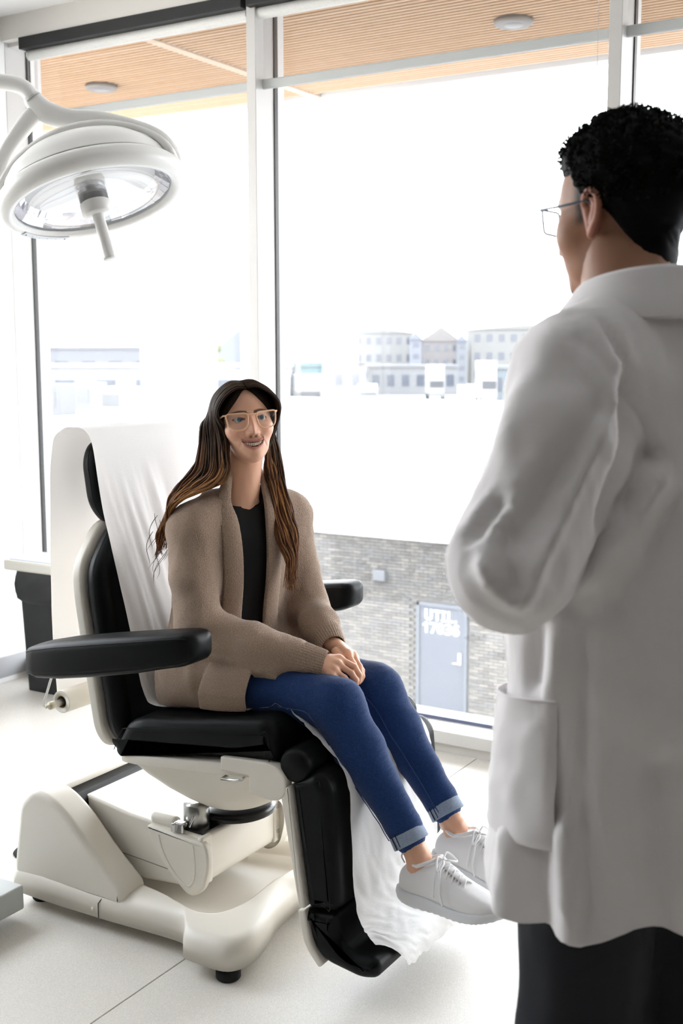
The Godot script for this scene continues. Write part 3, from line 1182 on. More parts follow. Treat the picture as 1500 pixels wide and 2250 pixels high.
	m.tube([Vector3(-2.10, 0.165, MID_Z + 0.1655), Vector3(-1.98, 0.158, MID_Z + 0.1655), Vector3(-1.86, 0.15, MID_Z + 0.1655)], 0.001, 5)
	part(ch, "joint", m, plain("shadow_gap", Color(0.5, 0.49, 0.47), 0.8))
	for s in [-1.0, 1.0]:
		# rounded end shields with a pressed oval
		m = Msh.new()
		var sh := round_poly([Vector2(-1.925, 0.262), Vector2(-1.735, 0.252), Vector2(-1.725, 0.20), Vector2(-1.745, 0.125), Vector2(-1.79, 0.098), Vector2(-1.86, 0.155), Vector2(-1.91, 0.215)], [0.006, 0.02, 0.05, 0.04, 0.03, 0.06, 0.05], 5)
		m.slab(sh, MID_Z - s * 0.16, MID_Z - s * 0.182, 0.006)
		var shield := part(ch, "end_shield", m, white)
		m = Msh.new()
		var ov := curve([Vector3(-1.885, 0.245, 0), Vector3(-1.87, 0.20, 0), Vector3(-1.835, 0.155, 0), Vector3(-1.795, 0.13, 0), Vector3(-1.775, 0.15, 0), Vector3(-1.77, 0.19, 0), Vector3(-1.775, 0.24, 0)], 4)
		var at := []
		for p in ov:
			at.append(Vector3(p.x, p.y, MID_Z - s * 0.181))
		m.tube(at, 0.0028, 6)
		part(shield, "pressed_rim", m, white)
		# front corner flange with two screws
		m = Msh.new()
		m.rbox(Vector3(-1.765, 0.135, minf(MID_Z - s * 0.178, MID_Z - s * 0.135)), Vector3(-1.7485, 0.262, maxf(MID_Z - s * 0.178, MID_Z - s * 0.135)), 0.006)
		var fl := part(ch, "front_flange", m, white)
		for y in [0.165, 0.235]:
			m = Msh.new()
			m.ball(Vector3(-1.748, y, MID_Z - s * 0.152), Vector3(0.003, 0.0055, 0.0055), 10, 6)
			m.box(Vector3(-1.7465, y - 0.004, MID_Z - s * 0.152 - 0.0007), Vector3(-1.7445, y + 0.004, MID_Z - s * 0.152 + 0.0007))
			part(fl, "screw", m, mats["steel"])
	# lug and column at the near front corner
	m = Msh.new()
	m.rbox(Vector3(-1.93, 0.258, MID_Z + 0.135), Vector3(-1.845, 0.29, MID_Z + 0.165), 0.012)
	part(ch, "lug", m, white)
	m = Msh.new()
	m.rbox(Vector3(-1.855, 0.2595, MID_Z + 0.075), Vector3(-1.765, 0.264, MID_Z + 0.155), 0.002)
	m.tube([Vector3(-1.815, 0.25, MID_Z + 0.115), Vector3(-1.815, 0.285, MID_Z + 0.115)], 0.026, 18)
	part(ch, "column_well", m, mats["black_metal"])
	m = Msh.new()
	m.tube([Vector3(-1.815, 0.262, MID_Z + 0.115), Vector3(-1.815, 0.32, MID_Z + 0.115)], 0.033, 22)
	part(ch, "column", m, mats["steel"])
	m = Msh.new()
	m.rbox(Vector3(-1.845, 0.256, MID_Z + 0.15), Vector3(-1.815, 0.284, MID_Z + 0.172), 0.004)
	m.tube([Vector3(-1.842, 0.262, MID_Z + 0.175), Vector3(-1.842, 0.282, MID_Z + 0.175)], 0.006, 10)
	m.tube([Vector3(-1.81, 0.27, MID_Z + 0.15), Vector3(-1.80, 0.30, MID_Z + 0.14)], 0.004, 8)
	part(ch, "latch", m, mats["chrome"])
	m = Msh.new()
	m.lathe([Vector2(0.105, 0.268), Vector2(0.112, 0.272), Vector2(0.112, 0.288), Vector2(0.10, 0.292)], Transform3D(Basis(), Vector3(-1.79, 0, MID_Z - 0.01)), 40)
	part(ch, "turntable", m, mats["black_metal"])

	# --- seat pan: a white bowl under the cushion, tipped like the seat
	var tip := tan(deg_to_rad(6.4))
	m = Msh.new()
	rings = []
	for lv in [[0.0, 0.0, 0.253, 0.262, 8.0], [0.0, -0.004, 0.257, 0.266, 8.0], [0.0, -0.026, 0.256, 0.265, 8.0], [0.002, -0.03, 0.250, 0.26, 7.0], [0.0, -0.034, 0.238, 0.252, 6.0], [-0.004, -0.07, 0.218, 0.235, 4.5], [-0.016, -0.115, 0.176, 0.20, 3.4], [-0.03, -0.152, 0.13, 0.158, 2.8], [-0.04, -0.176, 0.098, 0.122, 2.4], [-0.045, -0.19, 0.075, 0.09, 2.2]]:
		var ring := PackedVector3Array()
		for p in superel(-1.712 + lv[0], MID_Z, lv[2], lv[3], lv[4], 64):
			ring.append(Vector3(p.x, 0.499 + (p.x + 1.712) * tip * clampf(1.0 + lv[1] / 0.19, 0.0, 1.0) + lv[1], p.y))
		rings.append(ring)
	m.rows(rings, true, true)
	part(ch, "seat_pan", m, white)
	for s in [-1.0, 1.0]:
		m = Msh.new()
		var arm := round_poly([Vector2(-1.617, 0.526), Vector2(-1.475, 0.535), Vector2(-1.436, 0.515), Vector2(-1.434, 0.468), Vector2(-1.46, 0.446), Vector2(-1.536, 0.452), Vector2(-1.536, 0.494), Vector2(-1.617, 0.492)], [0.004, 0.025, 0.03, 0.03, 0.02, 0.004, 0.006, 0.004], 5)
		m.slab(arm, MID_Z - s * 0.242, MID_Z - s * 0.272, 0.004)
		part(ch, "hinge_bracket", m, white)
	m = Msh.new()
	var hz := MID_Z + 0.262
	m.tube([Vector3(-1.608, 0.478, hz - 0.02), Vector3(-1.612, 0.474, hz + 0.012), Vector3(-1.57, 0.478, hz + 0.014), Vector3(-1.555, 0.482, hz + 0.012), Vector3(-1.558, 0.486, hz - 0.02)], 0.0035, 8)
	part(ch, "wire_loop", m, mats["chrome"])

	# --- seat cushion
	m = Msh.new()
	var seat := round_poly([Vector2(-1.962, 0.477), Vector2(-1.918, 0.553), Vector2(-1.88, 0.572), Vector2(-1.70, 0.598), Vector2(-1.50, 0.632), Vector2(-1.468, 0.61), Vector2(-1.463, 0.532)], [0.008, 0.02, 0.03, 0.05, 0.03, 0.03, 0.008], 5)
	m.slab(seat, MID_Z - 0.266, MID_Z + 0.266, 0.032, 5)
	var cu := part(ch, "seat_cushion", m, black)
	for s in [-1.0, 1.0]:
		m = Msh.new()
		var zz: float = MID_Z - s * 0.264
		stitch_line(m, curve([Vector3(-1.952, 0.482, zz), Vector3(-1.928, 0.53, zz), Vector3(-1.895, 0.546, zz), Vector3(-1.70, 0.572, zz), Vector3(-1.52, 0.600, zz), Vector3(-1.488, 0.596, zz), Vector3(-1.484, 0.535, zz)], 5))
		part(cu, "piping", m, mats["stitch"])
	# roll between the seat and the leg rest
	m = Msh.new()
	var r1 := []
	for q in [[0.0, 0.03], [0.006, 0.038], [0.016, 0.041], [0.514, 0.041], [0.524, 0.038], [0.53, 0.03]]:
		r1.append([Vector3(-1.418, 0.535, MID_Z + 0.265 - q[0]), q[1]])
	var tp := []
	var tr := []
	for q in r1:
		tp.append(q[0])
		tr.append(q[1])
	m.tube(tp, tr, 24)
	part(ch, "knee_roll", m, black)

	# --- leg rest: cushion on a white back plate, and the bent foot pad under it
	m = Msh.new()
	var leg := round_poly([Vector2(-1.428, 0.497), Vector2(-1.36, 0.535), Vector2(-1.325, 0.505), Vector2(-1.300, 0.225), Vector2(-1.325, 0.212), Vector2(-1.385, 0.207)], [0.012, 0.04, 0.03, 0.02, 0.01, 0.012], 5)
	m.slab(leg, MID_Z - 0.266, MID_Z + 0.266, 0.026, 5)
	var lc := part(ch, "leg_cushion", m, black)
	m = Msh.new()
	for s in [-1.0, 1.0]:
		var zz: float = MID_Z - s * 0.2635
		stitch_line(m, curve([Vector3(-1.415, 0.495, zz), Vector3(-1.365, 0.507, zz), Vector3(-1.345, 0.49, zz), Vector3(-1.322, 0.24, zz), Vector3(-1.335, 0.225, zz)], 5))
	part(lc, "piping", m, mats["stitch"])
	m = Msh.new()
	m.slab(round_poly([Vector2(-1.452, 0.475), Vector2(-1.428, 0.49), Vector2(-1.386, 0.21), Vector2(-1.402, 0.207)], 0.004, 3), MID_Z - 0.27, MID_Z + 0.27, 0.004)
	part(ch, "leg_plate", m, white)
	m = Msh.new()
	var fp := round_poly([Vector2(-1.392, 0.203), Vector2(-1.378, 0.125), Vector2(-1.345, 0.088), Vector2(-1.245, 0.072), Vector2(-1.205, 0.084), Vector2(-1.20, 0.115), Vector2(-1.215, 0.128), Vector2(-1.278, 0.128), Vector2(-1.305, 0.15), Vector2(-1.312, 0.208)], [0.006, 0.03, 0.04, 0.03, 0.02, 0.015, 0.01, 0.03, 0.03, 0.01], 5)
	m.slab(fp, MID_Z - 0.262, MID_Z + 0.262, 0.024, 5)
	part(ch, "foot_pad", m, black)
	m = Msh.new()
	m.slab(round_poly([Vector2(-1.408, 0.2), Vector2(-1.39, 0.203), Vector2(-1.374, 0.125), Vector2(-1.34, 0.086), Vector2(-1.352, 0.074), Vector2(-1.392, 0.118)], [0.004, 0.003, 0.02, 0.003, 0.01, 0.03], 4), MID_Z - 0.266, MID_Z + 0.266, 0.004)
	part(ch, "foot_plate", m, white)

	# --- back rest: white shell, black cushion with tapered shoulders, head pad above
	var up := Vector3(-0.148, 0.989, 0).normalized()
	var fw := Vector3(up.y, -up.x, 0)
	var xf := Transform3D(Basis(Vector3(0, 0, 1), up, fw), Vector3(-2.036, 0.452, MID_Z))
	var shell := round_poly([Vector2(-0.195, 0.0), Vector2(0.195, 0.0), Vector2(0.226, 0.05), Vector2(0.232, 0.40), Vector2(0.224, 0.475), Vector2(0.125, 0.585), Vector2(-0.125, 0.585), Vector2(-0.224, 0.475), Vector2(-0.232, 0.40), Vector2(-0.226, 0.05)], [0.03, 0.03, 0.03, 0.1, 0.05, 0.05, 0.05, 0.05, 0.1, 0.03], 5)
	m = Msh.new()
	m.slab(shell, -0.012, 0.02, 0.008, 3, xf)
	part(ch, "back_shell", m, white)
	var pad := PackedVector2Array()
	for p in shell:
		pad.append(Vector2(p.x * 0.985, 0.004 + p.y * 0.982))
	m = Msh.new()
	m.slab(pad, 0.02, 0.09, 0.034, 5, xf)
	var bc := part(ch, "back_cushion", m, black)
	m = Msh.new()
	var ln := []
	for p in pad:
		ln.append(xf * Vector3(p.x * 0.995, p.y * 0.996 + 0.002, 0.058))
	ln.append(ln[0])
	stitch_line(m, ln, 0.0012)
	part(bc, "piping", m, mats["stitch"])
	m = Msh.new()
	var hp := round_poly([Vector2(-0.11, 0.565), Vector2(0.11, 0.565), Vector2(0.152, 0.62), Vector2(0.152, 0.74), Vector2(0.12, 0.79), Vector2(-0.12, 0.79), Vector2(-0.152, 0.74), Vector2(-0.152, 0.62)], 0.05, 6)
	m.slab(hp, -0.012, 0.064, 0.036, 6, xf)
	var hd := part(ch, "head_pad", m, black)
	m = Msh.new()
	ln = []
	for p in hp:
		ln.append(xf * Vector3(p.x * 1.0, p.y, 0.026))
	ln.append(ln[0])
	stitch_line(m, ln, 0.0012)
	part(hd, "piping", m, mats["stitch"])
	m = Msh.new()
	m.tube([xf * Vector3(0, 0.5, 0.0), xf * Vector3(0, 0.7, 0.0)], 0.016, 12)
	part(ch, "head_post", m, mats["steel"])
	# bracket from the back shell down to the seat pan
	m = Msh.new()
	m.slab(round_poly([Vector2(-2.05, 0.50), Vector2(-2.03, 0.60), Vector2(-1.99, 0.60), Vector2(-1.94, 0.49), Vector2(-1.93, 0.46), Vector2(-2.0, 0.45)], 0.01, 3), MID_Z - 0.10, MID_Z + 0.10, 0.006)
	part(ch, "back_bracket", m, mats["black_metal"])

	# --- arm rests
	for s in [-1.0, 1.0]:
		m = Msh.new()
		rings = []
		# along x: x, y of the middle, z from the middle plane, half width, half height
		var st := [[-2.150, 0.703, 0.333, 0.004, 0.004], [-2.146, 0.703, 0.334, 0.022, 0.021], [-2.132, 0.705, 0.337, 0.036, 0.031], [-2.09, 0.713, 0.344, 0.049, 0.038], [-2.0, 0.731, 0.354, 0.056, 0.042], [-1.88, 0.754, 0.358, 0.058, 0.042], [-1.76, 0.776, 0.354, 0.057, 0.040], [-1.69, 0.790, 0.347, 0.055, 0.037], [-1.64, 0.799, 0.343, 0.052, 0.035], [-1.62, 0.803, 0.341, 0.045, 0.031], [-1.608, 0.805, 0.340, 0.032, 0.024], [-1.605, 0.8055, 0.340, 0.012, 0.010]]
		for q in st:
			var ring := PackedVector3Array()
			for p in superel(0, 0, q[3], q[4], 4.6, 32):
				ring.append(Vector3(q[0], q[1] + p.y * 1.12, MID_Z - s * q[2] + p.x))
			rings.append(ring)
		m.rows(rings, true, true)
		var ar := part(ch, "arm_pad", m, black)
		m = Msh.new()
		for side in [-1.0, 1.0]:
			for ud in [[0.86, 0.0], [-0.9, 0.0]]:
				var l := []
				for k in range(2, st.size() - 2):
					var q: Array = st[k]
					l.append(Vector3(q[0], q[1] + q[4] * ud[0] * 0.93, MID_Z - s * q[2] + side * q[3] * 0.955))
				stitch_line(m, l, 0.0012)
		part(ar, "piping", m, mats["stitch"])
		m = Msh.new()
		m.tube([Vector3(-2.06, 0.705, MID_Z - s * 0.19), Vector3(-2.05, 0.71, MID_Z - s * 0.27), Vector3(-2.03, 0.718, MID_Z - s * 0.345)], 0.014, 10)
		part(ch, "arm_post", m, mats["black_metal"])
	# wire hanger for the paper roll, on both sides
	for s in [-1.0, 1.0]:
		m = Msh.new()
		m.tube(curve([Vector3(-2.09, 0.70, MID_Z - s * 0.235), Vector3(-2.15, 0.67, MID_Z - s * 0.248), Vector3(-2.192, 0.58, MID_Z - s * 0.252), Vector3(-2.202, 0.552, MID_Z - s * 0.252), Vector3(-2.193, 0.549, MID_Z - s * 0.24)], 5), 0.0035, 8)
		part(ch, "roll_hanger", m, mats["chrome"])


# ------------------------------------------------------------------ paper
func build_paper() -> void:
	var rp := Vector3(-2.19, 0.550, MID_Z)
	var r := thing("paper_roll", "roll of exam paper on a steel rod behind the chair back", "paper roll", rp)
	var m := Msh.new()
	var prof := [Vector2(0.0165, -0.20), Vector2(0.0295, -0.20), Vector2(0.03, -0.199), Vector2(0.03, 0.199), Vector2(0.0295, 0.20), Vector2(0.0165, 0.20)]
	var rr := []
	for p in prof:
		var ring := PackedVector3Array()
		for i in 32:
			var a := TAU * i / 32
			ring.append(rp + Vector3(p.x * cos(a), p.x * sin(a), p.y))
		rr.append(ring)
	m.rows(rr, true, false, true)
	part(r, "wound_paper", m, plain("roll_paper", Color(0.9, 0.875, 0.83), 0.9))
	m = Msh.new()
	rr = []
	for p in [Vector2(0.0166, -0.2), Vector2(0.0166, 0.2), Vector2(0.0145, 0.2), Vector2(0.0145, -0.2)]:
		var ring := PackedVector3Array()
		for i in 24:
			var a := TAU * i / 24
			ring.append(rp + Vector3(p.x * cos(a), p.x * sin(a), p.y))
		rr.append(ring)
	m.rows(rr, true, false, true)
	part(r, "core", m, mats["cardboard"])
	m = Msh.new()
	m.tube([rp + Vector3(0, 0, 0.228), rp + Vector3(0, 0, -0.228)], 0.0085, 16)
	part(r, "rod", m, mats["steel"])
	for s in [-1.0, 1.0]:
		m = Msh.new()
		m.tube([rp + Vector3(0, 0, s * 0.228), rp + Vector3(0, 0, s * 0.243)], 0.010, 16)
		m.tube([rp + Vector3(0, 0, s * 0.24), rp + Vector3(0, 0, s * 0.256)], 0.0035, 10)
		part(r, "rod_cap", m, plain("rod_cap", Color(0.86, 0.82, 0.72), 0.5))

	# the sheet: from the roll up behind the back, over the head pad, down the front, over seat and leg rest
	var path := [Vector2(-2.2195, 0.555), Vector2(-2.226, 0.65), Vector2(-2.228, 0.78), Vector2(-2.227, 0.92), Vector2(-2.222, 1.08), Vector2(-2.213, 1.19), Vector2(-2.198, 1.243), Vector2(-2.165, 1.268), Vector2(-2.125, 1.273), Vector2(-2.089, 1.262), Vector2(-2.068, 1.225), Vector2(-2.052, 1.13), Vector2(-2.036, 1.04), Vector2(-2.005, 0.93), Vector2(-1.968, 0.79), Vector2(-1.943, 0.67), Vector2(-1.926, 0.608), Vector2(-1.898, 0.580), Vector2(-1.82, 0.585), Vector2(-1.70, 0.604), Vector2(-1.58, 0.6245), Vector2(-1.50, 0.638), Vector2(-1.462, 0.622), Vector2(-1.415, 0.588), Vector2(-1.352, 0.542), Vector2(-1.318, 0.50), Vector2(-1.306, 0.40), Vector2(-1.296, 0.29), Vector2(-1.288, 0.225), Vector2(-1.272, 0.185), Vector2(-1.252, 0.158), Vector2(-1.222, 0.139), Vector2(-1.197, 0.122), Vector2(-1.189, 0.095), Vector2(-1.192, 0.062)]
	var line := curve(path, 7)
	m = Msh.new()
	var rows := []
	var nz := 44
	for j in line.size():
		var w := float(j) / (line.size() - 1)
		var p: Vector2 = line[j]
		var row := PackedVector3Array()
		var tng: Vector2 = (line[mini(j + 1, line.size() - 1)] - line[maxi(j - 1, 0)]).normalized()
		var nrm := Vector2(-tng.y, tng.x)
		# outwards is away from the chair
		if w < 0.28:
			nrm = -nrm if nrm.x > 0.0 and w < 0.2 else nrm
		elif nrm.x < 0.0 and w < 0.5:
			nrm = -nrm
		if w >= 0.5 and nrm.y < 0.0 and absf(nrm.y) > absf(nrm.x):
			nrm = -nrm
		if w > 0.78 and nrm.x < 0.0:
			nrm = -nrm
		var z_near := MID_Z + lerpf(0.185, 0.222, smoothstep(0.66, 0.85, w))
		var z_far := MID_Z - lerpf(0.215, 0.19, smoothstep(0.6, 0.9, w))
		for i in nz + 1:
			var s := float(i) / nz
			var z := lerpf(z_near, z_far, s)
			var a := 0.0
			if w > 0.30 and w < 0.58:
				# long slack creases down the front of the back rest
				var on := smoothstep(0.30, 0.36, w) * (1.0 - smoothstep(0.52, 0.58, w))
				a += on * (0.006 * soft.get_noise_2d(z * 14.0 + w * 6.0, w * 3.0) + 0.004 * maxf(0.0, soft.get_noise_2d(z * 38.0 + w * 20.0, w * 5.0 + 9.0)) + 0.005)
			elif w >= 0.58 and w < 0.74:
				a += 0.001 + 0.003 * maxf(0.0, fine.get_noise_2d(z * 22.0, w * 60.0)) * smoothstep(0.06, 0.0, minf(s, 1.0 - s) * 0.4)
				a += 0.010 * smoothstep(0.05, 0.0, s) * maxf(0.0, sin(w * 260.0) * 0.6 + fine.get_noise_2d(w * 90.0, 2.0)) * (1.0 - smoothstep(0.68, 0.73, w))
			elif w >= 0.74:
				a += 0.003 + 0.005 * absf(soft.get_noise_2d(z * 9.0 + w * 8.0, w * 9.0)) + 0.004 * maxf(0.0, fine.get_noise_2d(z * 20.0 - w * 30.0, w * 4.0))
			elif w < 0.24:
				a += 0.003 * soft.get_noise_2d(z * 5.0, w * 20.0)
			var q := p + nrm * a
			# torn end, shorter on the near side: the rows there are drawn together
			if w > 0.86:
				var stop := 1.0 - 0.088 * smoothstep(0.22, 0.0, s) - 0.012 * absf(fine.get_noise_2d(z * 40.0, 5.0)) - 0.006 * absf(sin(z * 47.0))
				var u := (0.86 + (w - 0.86) * (stop - 0.86) / 0.14) * (line.size() - 1)
				var lo := int(u)
				q = line[lo].lerp(line[mini(lo + 1, line.size() - 1)], u - lo) + nrm * a
			row.append(Vector3(q.x, q.y, z))
		rows.append(row)
	m.rows(rows, false, false)
	var sheet := solid("exam_paper", m, mats["paper"], "white exam paper running over the chair back, seat and leg rest", "paper", false)
	sheet.name = "exam_paper"


# ------------------------------------------------------------------ operating lamp
func build_lamp() -> void:
	# frame of the dish: n points out of the open side, e runs along the pivot axis
	var ctr := Vector3(-2.137, 1.850, -2.304)
	var cam := Basis.from_euler(Vector3(deg_to_rad(-7.552), deg_to_rad(31.31), 0))
	var n := (cam * Vector3(0.262, -0.962, 0.076)).normalized()
	var e := (cam * Vector3(0.965, 0.262, 0.02))
	e = (e - n * e.dot(n)).normalized()
	var g := n.cross(e)
	var xf := Transform3D(Basis(e, -n, g).scaled(Vector3.ONE * 1.075), ctr)      # y runs up the back of the dish
	var t := thing("surgical_lamp", "white dome surgical lamp hanging above the chair on a forked arm", "lamp", ctr)
	var white: Material = mats["lamp_white"]
	var m := Msh.new()
	# rim and dome
	m.lathe([Vector2(0.186, -0.004), Vector2(0.192, -0.014), Vector2(0.206, -0.016), Vector2(0.219, -0.009), Vector2(0.226, 0.004), Vector2(0.224, 0.020), Vector2(0.214, 0.031), Vector2(0.200, 0.034)], xf, 72, false)
	part(t, "rim", m, white)
	m = Msh.new()
	m.lathe([Vector2(0.213, 0.030), Vector2(0.203, 0.040), Vector2(0.195, 0.060), Vector2(0.178, 0.083), Vector2(0.15, 0.105), Vector2(0.11, 0.122), Vector2(0.06, 0.131), Vector2(0.001, 0.134)], xf, 72)
	part(t, "dome", m, white)
	# saddle band over the dome along the pivot axis
	m = Msh.new()
	var sad := []
	for k in 25:
		var a := PI * k / 24.0
		var r := 0.205 - 0.028 * pow(sin(a), 2.0)
		var c := Vector3(cos(a) * (r + 0.003), 0.026 + sin(a) * 0.122, 0)
		var ring := PackedVector3Array()
		for p in superel(0, 0, 0.055 + 0.02 * sin(a), 0.012, 4.0, 16):
			var radial := Vector3(cos(a), sin(a) * 0.9, 0).normalized()
			ring.append(xf * (c + radial * p.y + Vector3(0, 0, p.x)))
		sad.append(ring)
	m.rows(sad, true, true)
	part(t, "saddle", m, white)
	# dish of small mirror facets
	m = Msh.new()
	var mirror := plain("lamp_mirror", Color(0.93, 0.91, 0.92), 0.06, 1.0)
	var nr := 9
	var prof := []
	for k in nr + 1:
		var q := float(k) / nr
		prof.append(Vector2(lerpf(0.186, 0.045, q), 0.002 + 0.085 * sin(q * PI / 2)))
	for j in nr:
		var na := 44
		for i in na:
			var tri0 := m.t.size()
			var a0 := TAU * i / na
			var a1 := TAU * (i + 1) / na
			var wob := Vector3(rng.randf_range(-1, 1), rng.randf_range(-1, 1), rng.randf_range(-1, 1)) * 0.0012
			var q := []
			for c in [[prof[j], a0], [prof[j], a1], [prof[j + 1], a1], [prof[j + 1], a0]]:
				q.append(m.add(xf * (Vector3(c[0].x * cos(c[1]), c[0].y, c[0].x * sin(c[1])) + wob * (1.0 if c[1] == a0 else -1.0))))
			m.tri(q[0], q[1], q[2])
			m.tri(q[0], q[2], q[3])
	part(t, "facet_mirror", m, mirror)
	# clear cover
	m = Msh.new()
	m.lathe([Vector2(0.188, -0.006), Vector2(0.12, -0.012), Vector2(0.05, -0.015), Vector2(0.001, -0.0155)], xf, 60)
	part(t, "cover_glass", m, mats["glass"])
	# hub, bulb holder and handle
	m = Msh.new()
	m.lathe([Vector2(0.022, -0.045), Vector2(0.036, -0.04), Vector2(0.036, -0.015), Vector2(0.03, -0.01)], xf, 32)
	var hub := part(t, "hub", m, white)
	m = Msh.new()
	m.lathe([Vector2(0.0335, -0.014), Vector2(0.0335, 0.016), Vector2(0.03, 0.018)], xf, 32)
	part(hub, "hub_band", m, plain("hub_dark", Color(0.14, 0.15, 0.18), 0.35))
	m = Msh.new()
	m.lathe([Vector2(0.03, 0.016), Vector2(0.034, 0.03), Vector2(0.03, 0.045), Vector2(0.015, 0.052)], xf, 32)
	part(hub, "lamp_cap", m, plain("clear_cap", Color(0.78, 0.78, 0.8), 0.12, 0.6))
	m = Msh.new()
	m.ball(xf * Vector3(-0.004, 0.042, 0.028), Vector3.ONE * 0.009, 14, 10)
	part(hub, "socket", m, mats["black_metal"])
	m = Msh.new()
	m.lathe([Vector2(0.0145, -0.155), Vector2(0.0155, -0.15), Vector2(0.0135, -0.06), Vector2(0.014, -0.04)], xf, 24)
	part(t, "handle", m, white)
	# control strip on the rim
	m = Msh.new()
	var strip := []
	for k in 13:
		var a := deg_to_rad(lerpf(196.0, 236.0, k / 12.0))
		var ring := PackedVector3Array()
		for p in superel(0, 0, 0.0085, 0.0015, 4.0, 12):
			ring.append(xf * (Vector3(cos(a), 0, sin(a)) * (0.203 + p.x) + Vector3(0, -0.0165 + p.y, 0)))
		strip.append(ring)
	m.rows(strip, true, true)
	var panel := part(t, "control_strip", m, plain("strip_grey", Color(0.85, 0.86, 0.87), 0.35))
	m = Msh.new()
	for k in 6:
		var a := deg_to_rad(lerpf(199.0, 233.0, k / 5.0))
		m.ball(xf * (Vector3(cos(a), 0, sin(a)) * 0.203 + Vector3(0, -0.018, 0)), Vector3.ONE * (0.0022 if k in [0, 5] else 0.0011), 8, 6)
	part(panel, "button", m, plain("button_grey", Color(0.55, 0.57, 0.62), 0.4))

	# forked arm: a yoke from both pivots up to the joint, then the tube to the ceiling
	var fork := [[Vector3(-1.958, 1.93, -2.42), 0.016, 0.024], [Vector3(-1.972, 1.968, -2.41), 0.019, 0.028], [Vector3(-2.005, 2.003, -2.394), 0.02, 0.028], [Vector3(-2.07, 2.028, -2.36), 0.021, 0.027], [Vector3(-2.14, 2.045, -2.325), 0.022, 0.027], [Vector3(-2.20, 2.047, -2.295), 0.025, 0.028], [Vector3(-2.25, 2.062, -2.268), 0.029, 0.03], [Vector3(-2.277, 2.088, -2.254), 0.026, 0.027], [Vector3(-2.287, 2.104, -2.25), 0.022, 0.022]]
	yoke(t, "fork_arm", fork, white)
	yoke(t, "fork_arm", [[Vector3(-2.312, 1.818, -2.196), 0.014, 0.02], [Vector3(-2.334, 1.85, -2.184), 0.016, 0.021], [Vector3(-2.343, 1.90, -2.182), 0.017, 0.021], [Vector3(-2.334, 1.955, -2.196), 0.018, 0.021], [Vector3(-2.312, 2.005, -2.220), 0.02, 0.022], [Vector3(-2.288, 2.045, -2.240), 0.022, 0.022], [Vector3(-2.272, 2.07, -2.255), 0.02, 0.02]], white)
	m = Msh.new()
	m.tube(curve([Vector3(-2.283, 2.098, -2.252), Vector3(-2.305, 2.125, -2.243), Vector3(-2.345, 2.14, -2.225), Vector3(-2.41, 2.142, -2.195), Vector3(-2.6, 2.15, -2.11), Vector3(-2.9, 2.17, -1.98), Vector3(-3.0, 2.2, -1.94), Vector3(-3.02, 2.3, -1.93), Vector3(-3.02, 2.88, -1.93)], 6), 0.0205, 20)
	part(t, "arm_tube", m, white)
	m = Msh.new()
	m.tube([Vector3(-2.281, 2.0955, -2.2525), Vector3(-2.283, 2.0985, -2.2515)], 0.0235, 20)
	part(t, "arm_joint", m, plain("joint_grey", Color(0.75, 0.75, 0.74), 0.4))
	m = Msh.new()
	m.lathe([Vector2(0.11, 2.84), Vector2(0.12, 2.85), Vector2(0.12, 2.884)], Transform3D(Basis(), Vector3(-3.02, 0, -1.93)), 32)
	part(t, "ceiling_plate", m, white)
	m = Msh.new()
	m.tube(curve([Vector3(-2.0, 1.997, -2.37), Vector3(-1.975, 1.965, -2.385), Vector3(-1.962, 1.925, -2.395)], 4), 0.0022, 6)
	part(t, "cable", m, mats["black_trim"])


func yoke(t: Node3D, called: String, st: Array, mat: Material) -> void:
	var pts := []
	var ra := []
	var rb := []
	for q in st:
		pts.append(q[0])
		ra.append(q[1])
		rb.append(q[2])
	var p2 := curve(pts, 5)
	var a2 := curve(ra, 5)
	var b2 := curve(rb, 5)
	var rows := []
	for j in p2.size():
		var d: Vector3 = (p2[mini(j + 1, p2.size() - 1)] - p2[maxi(j - 1, 0)]).normalized()
		var outw := Vector3(0.5, 0.0, 0.86)
		var side := d.cross(outw).normalized()
		var o := side.cross(d).normalized()
		var ring := PackedVector3Array()
		for p in superel(0, 0, a2[j], b2[j] * 0.8, 2.6, 20):
			ring.append(p2[j] + side * p.x + o * p.y)
		rows.append(ring)
	var m := Msh.new()
	m.rows(rows, true, true)
	part(t, called, m, mat)


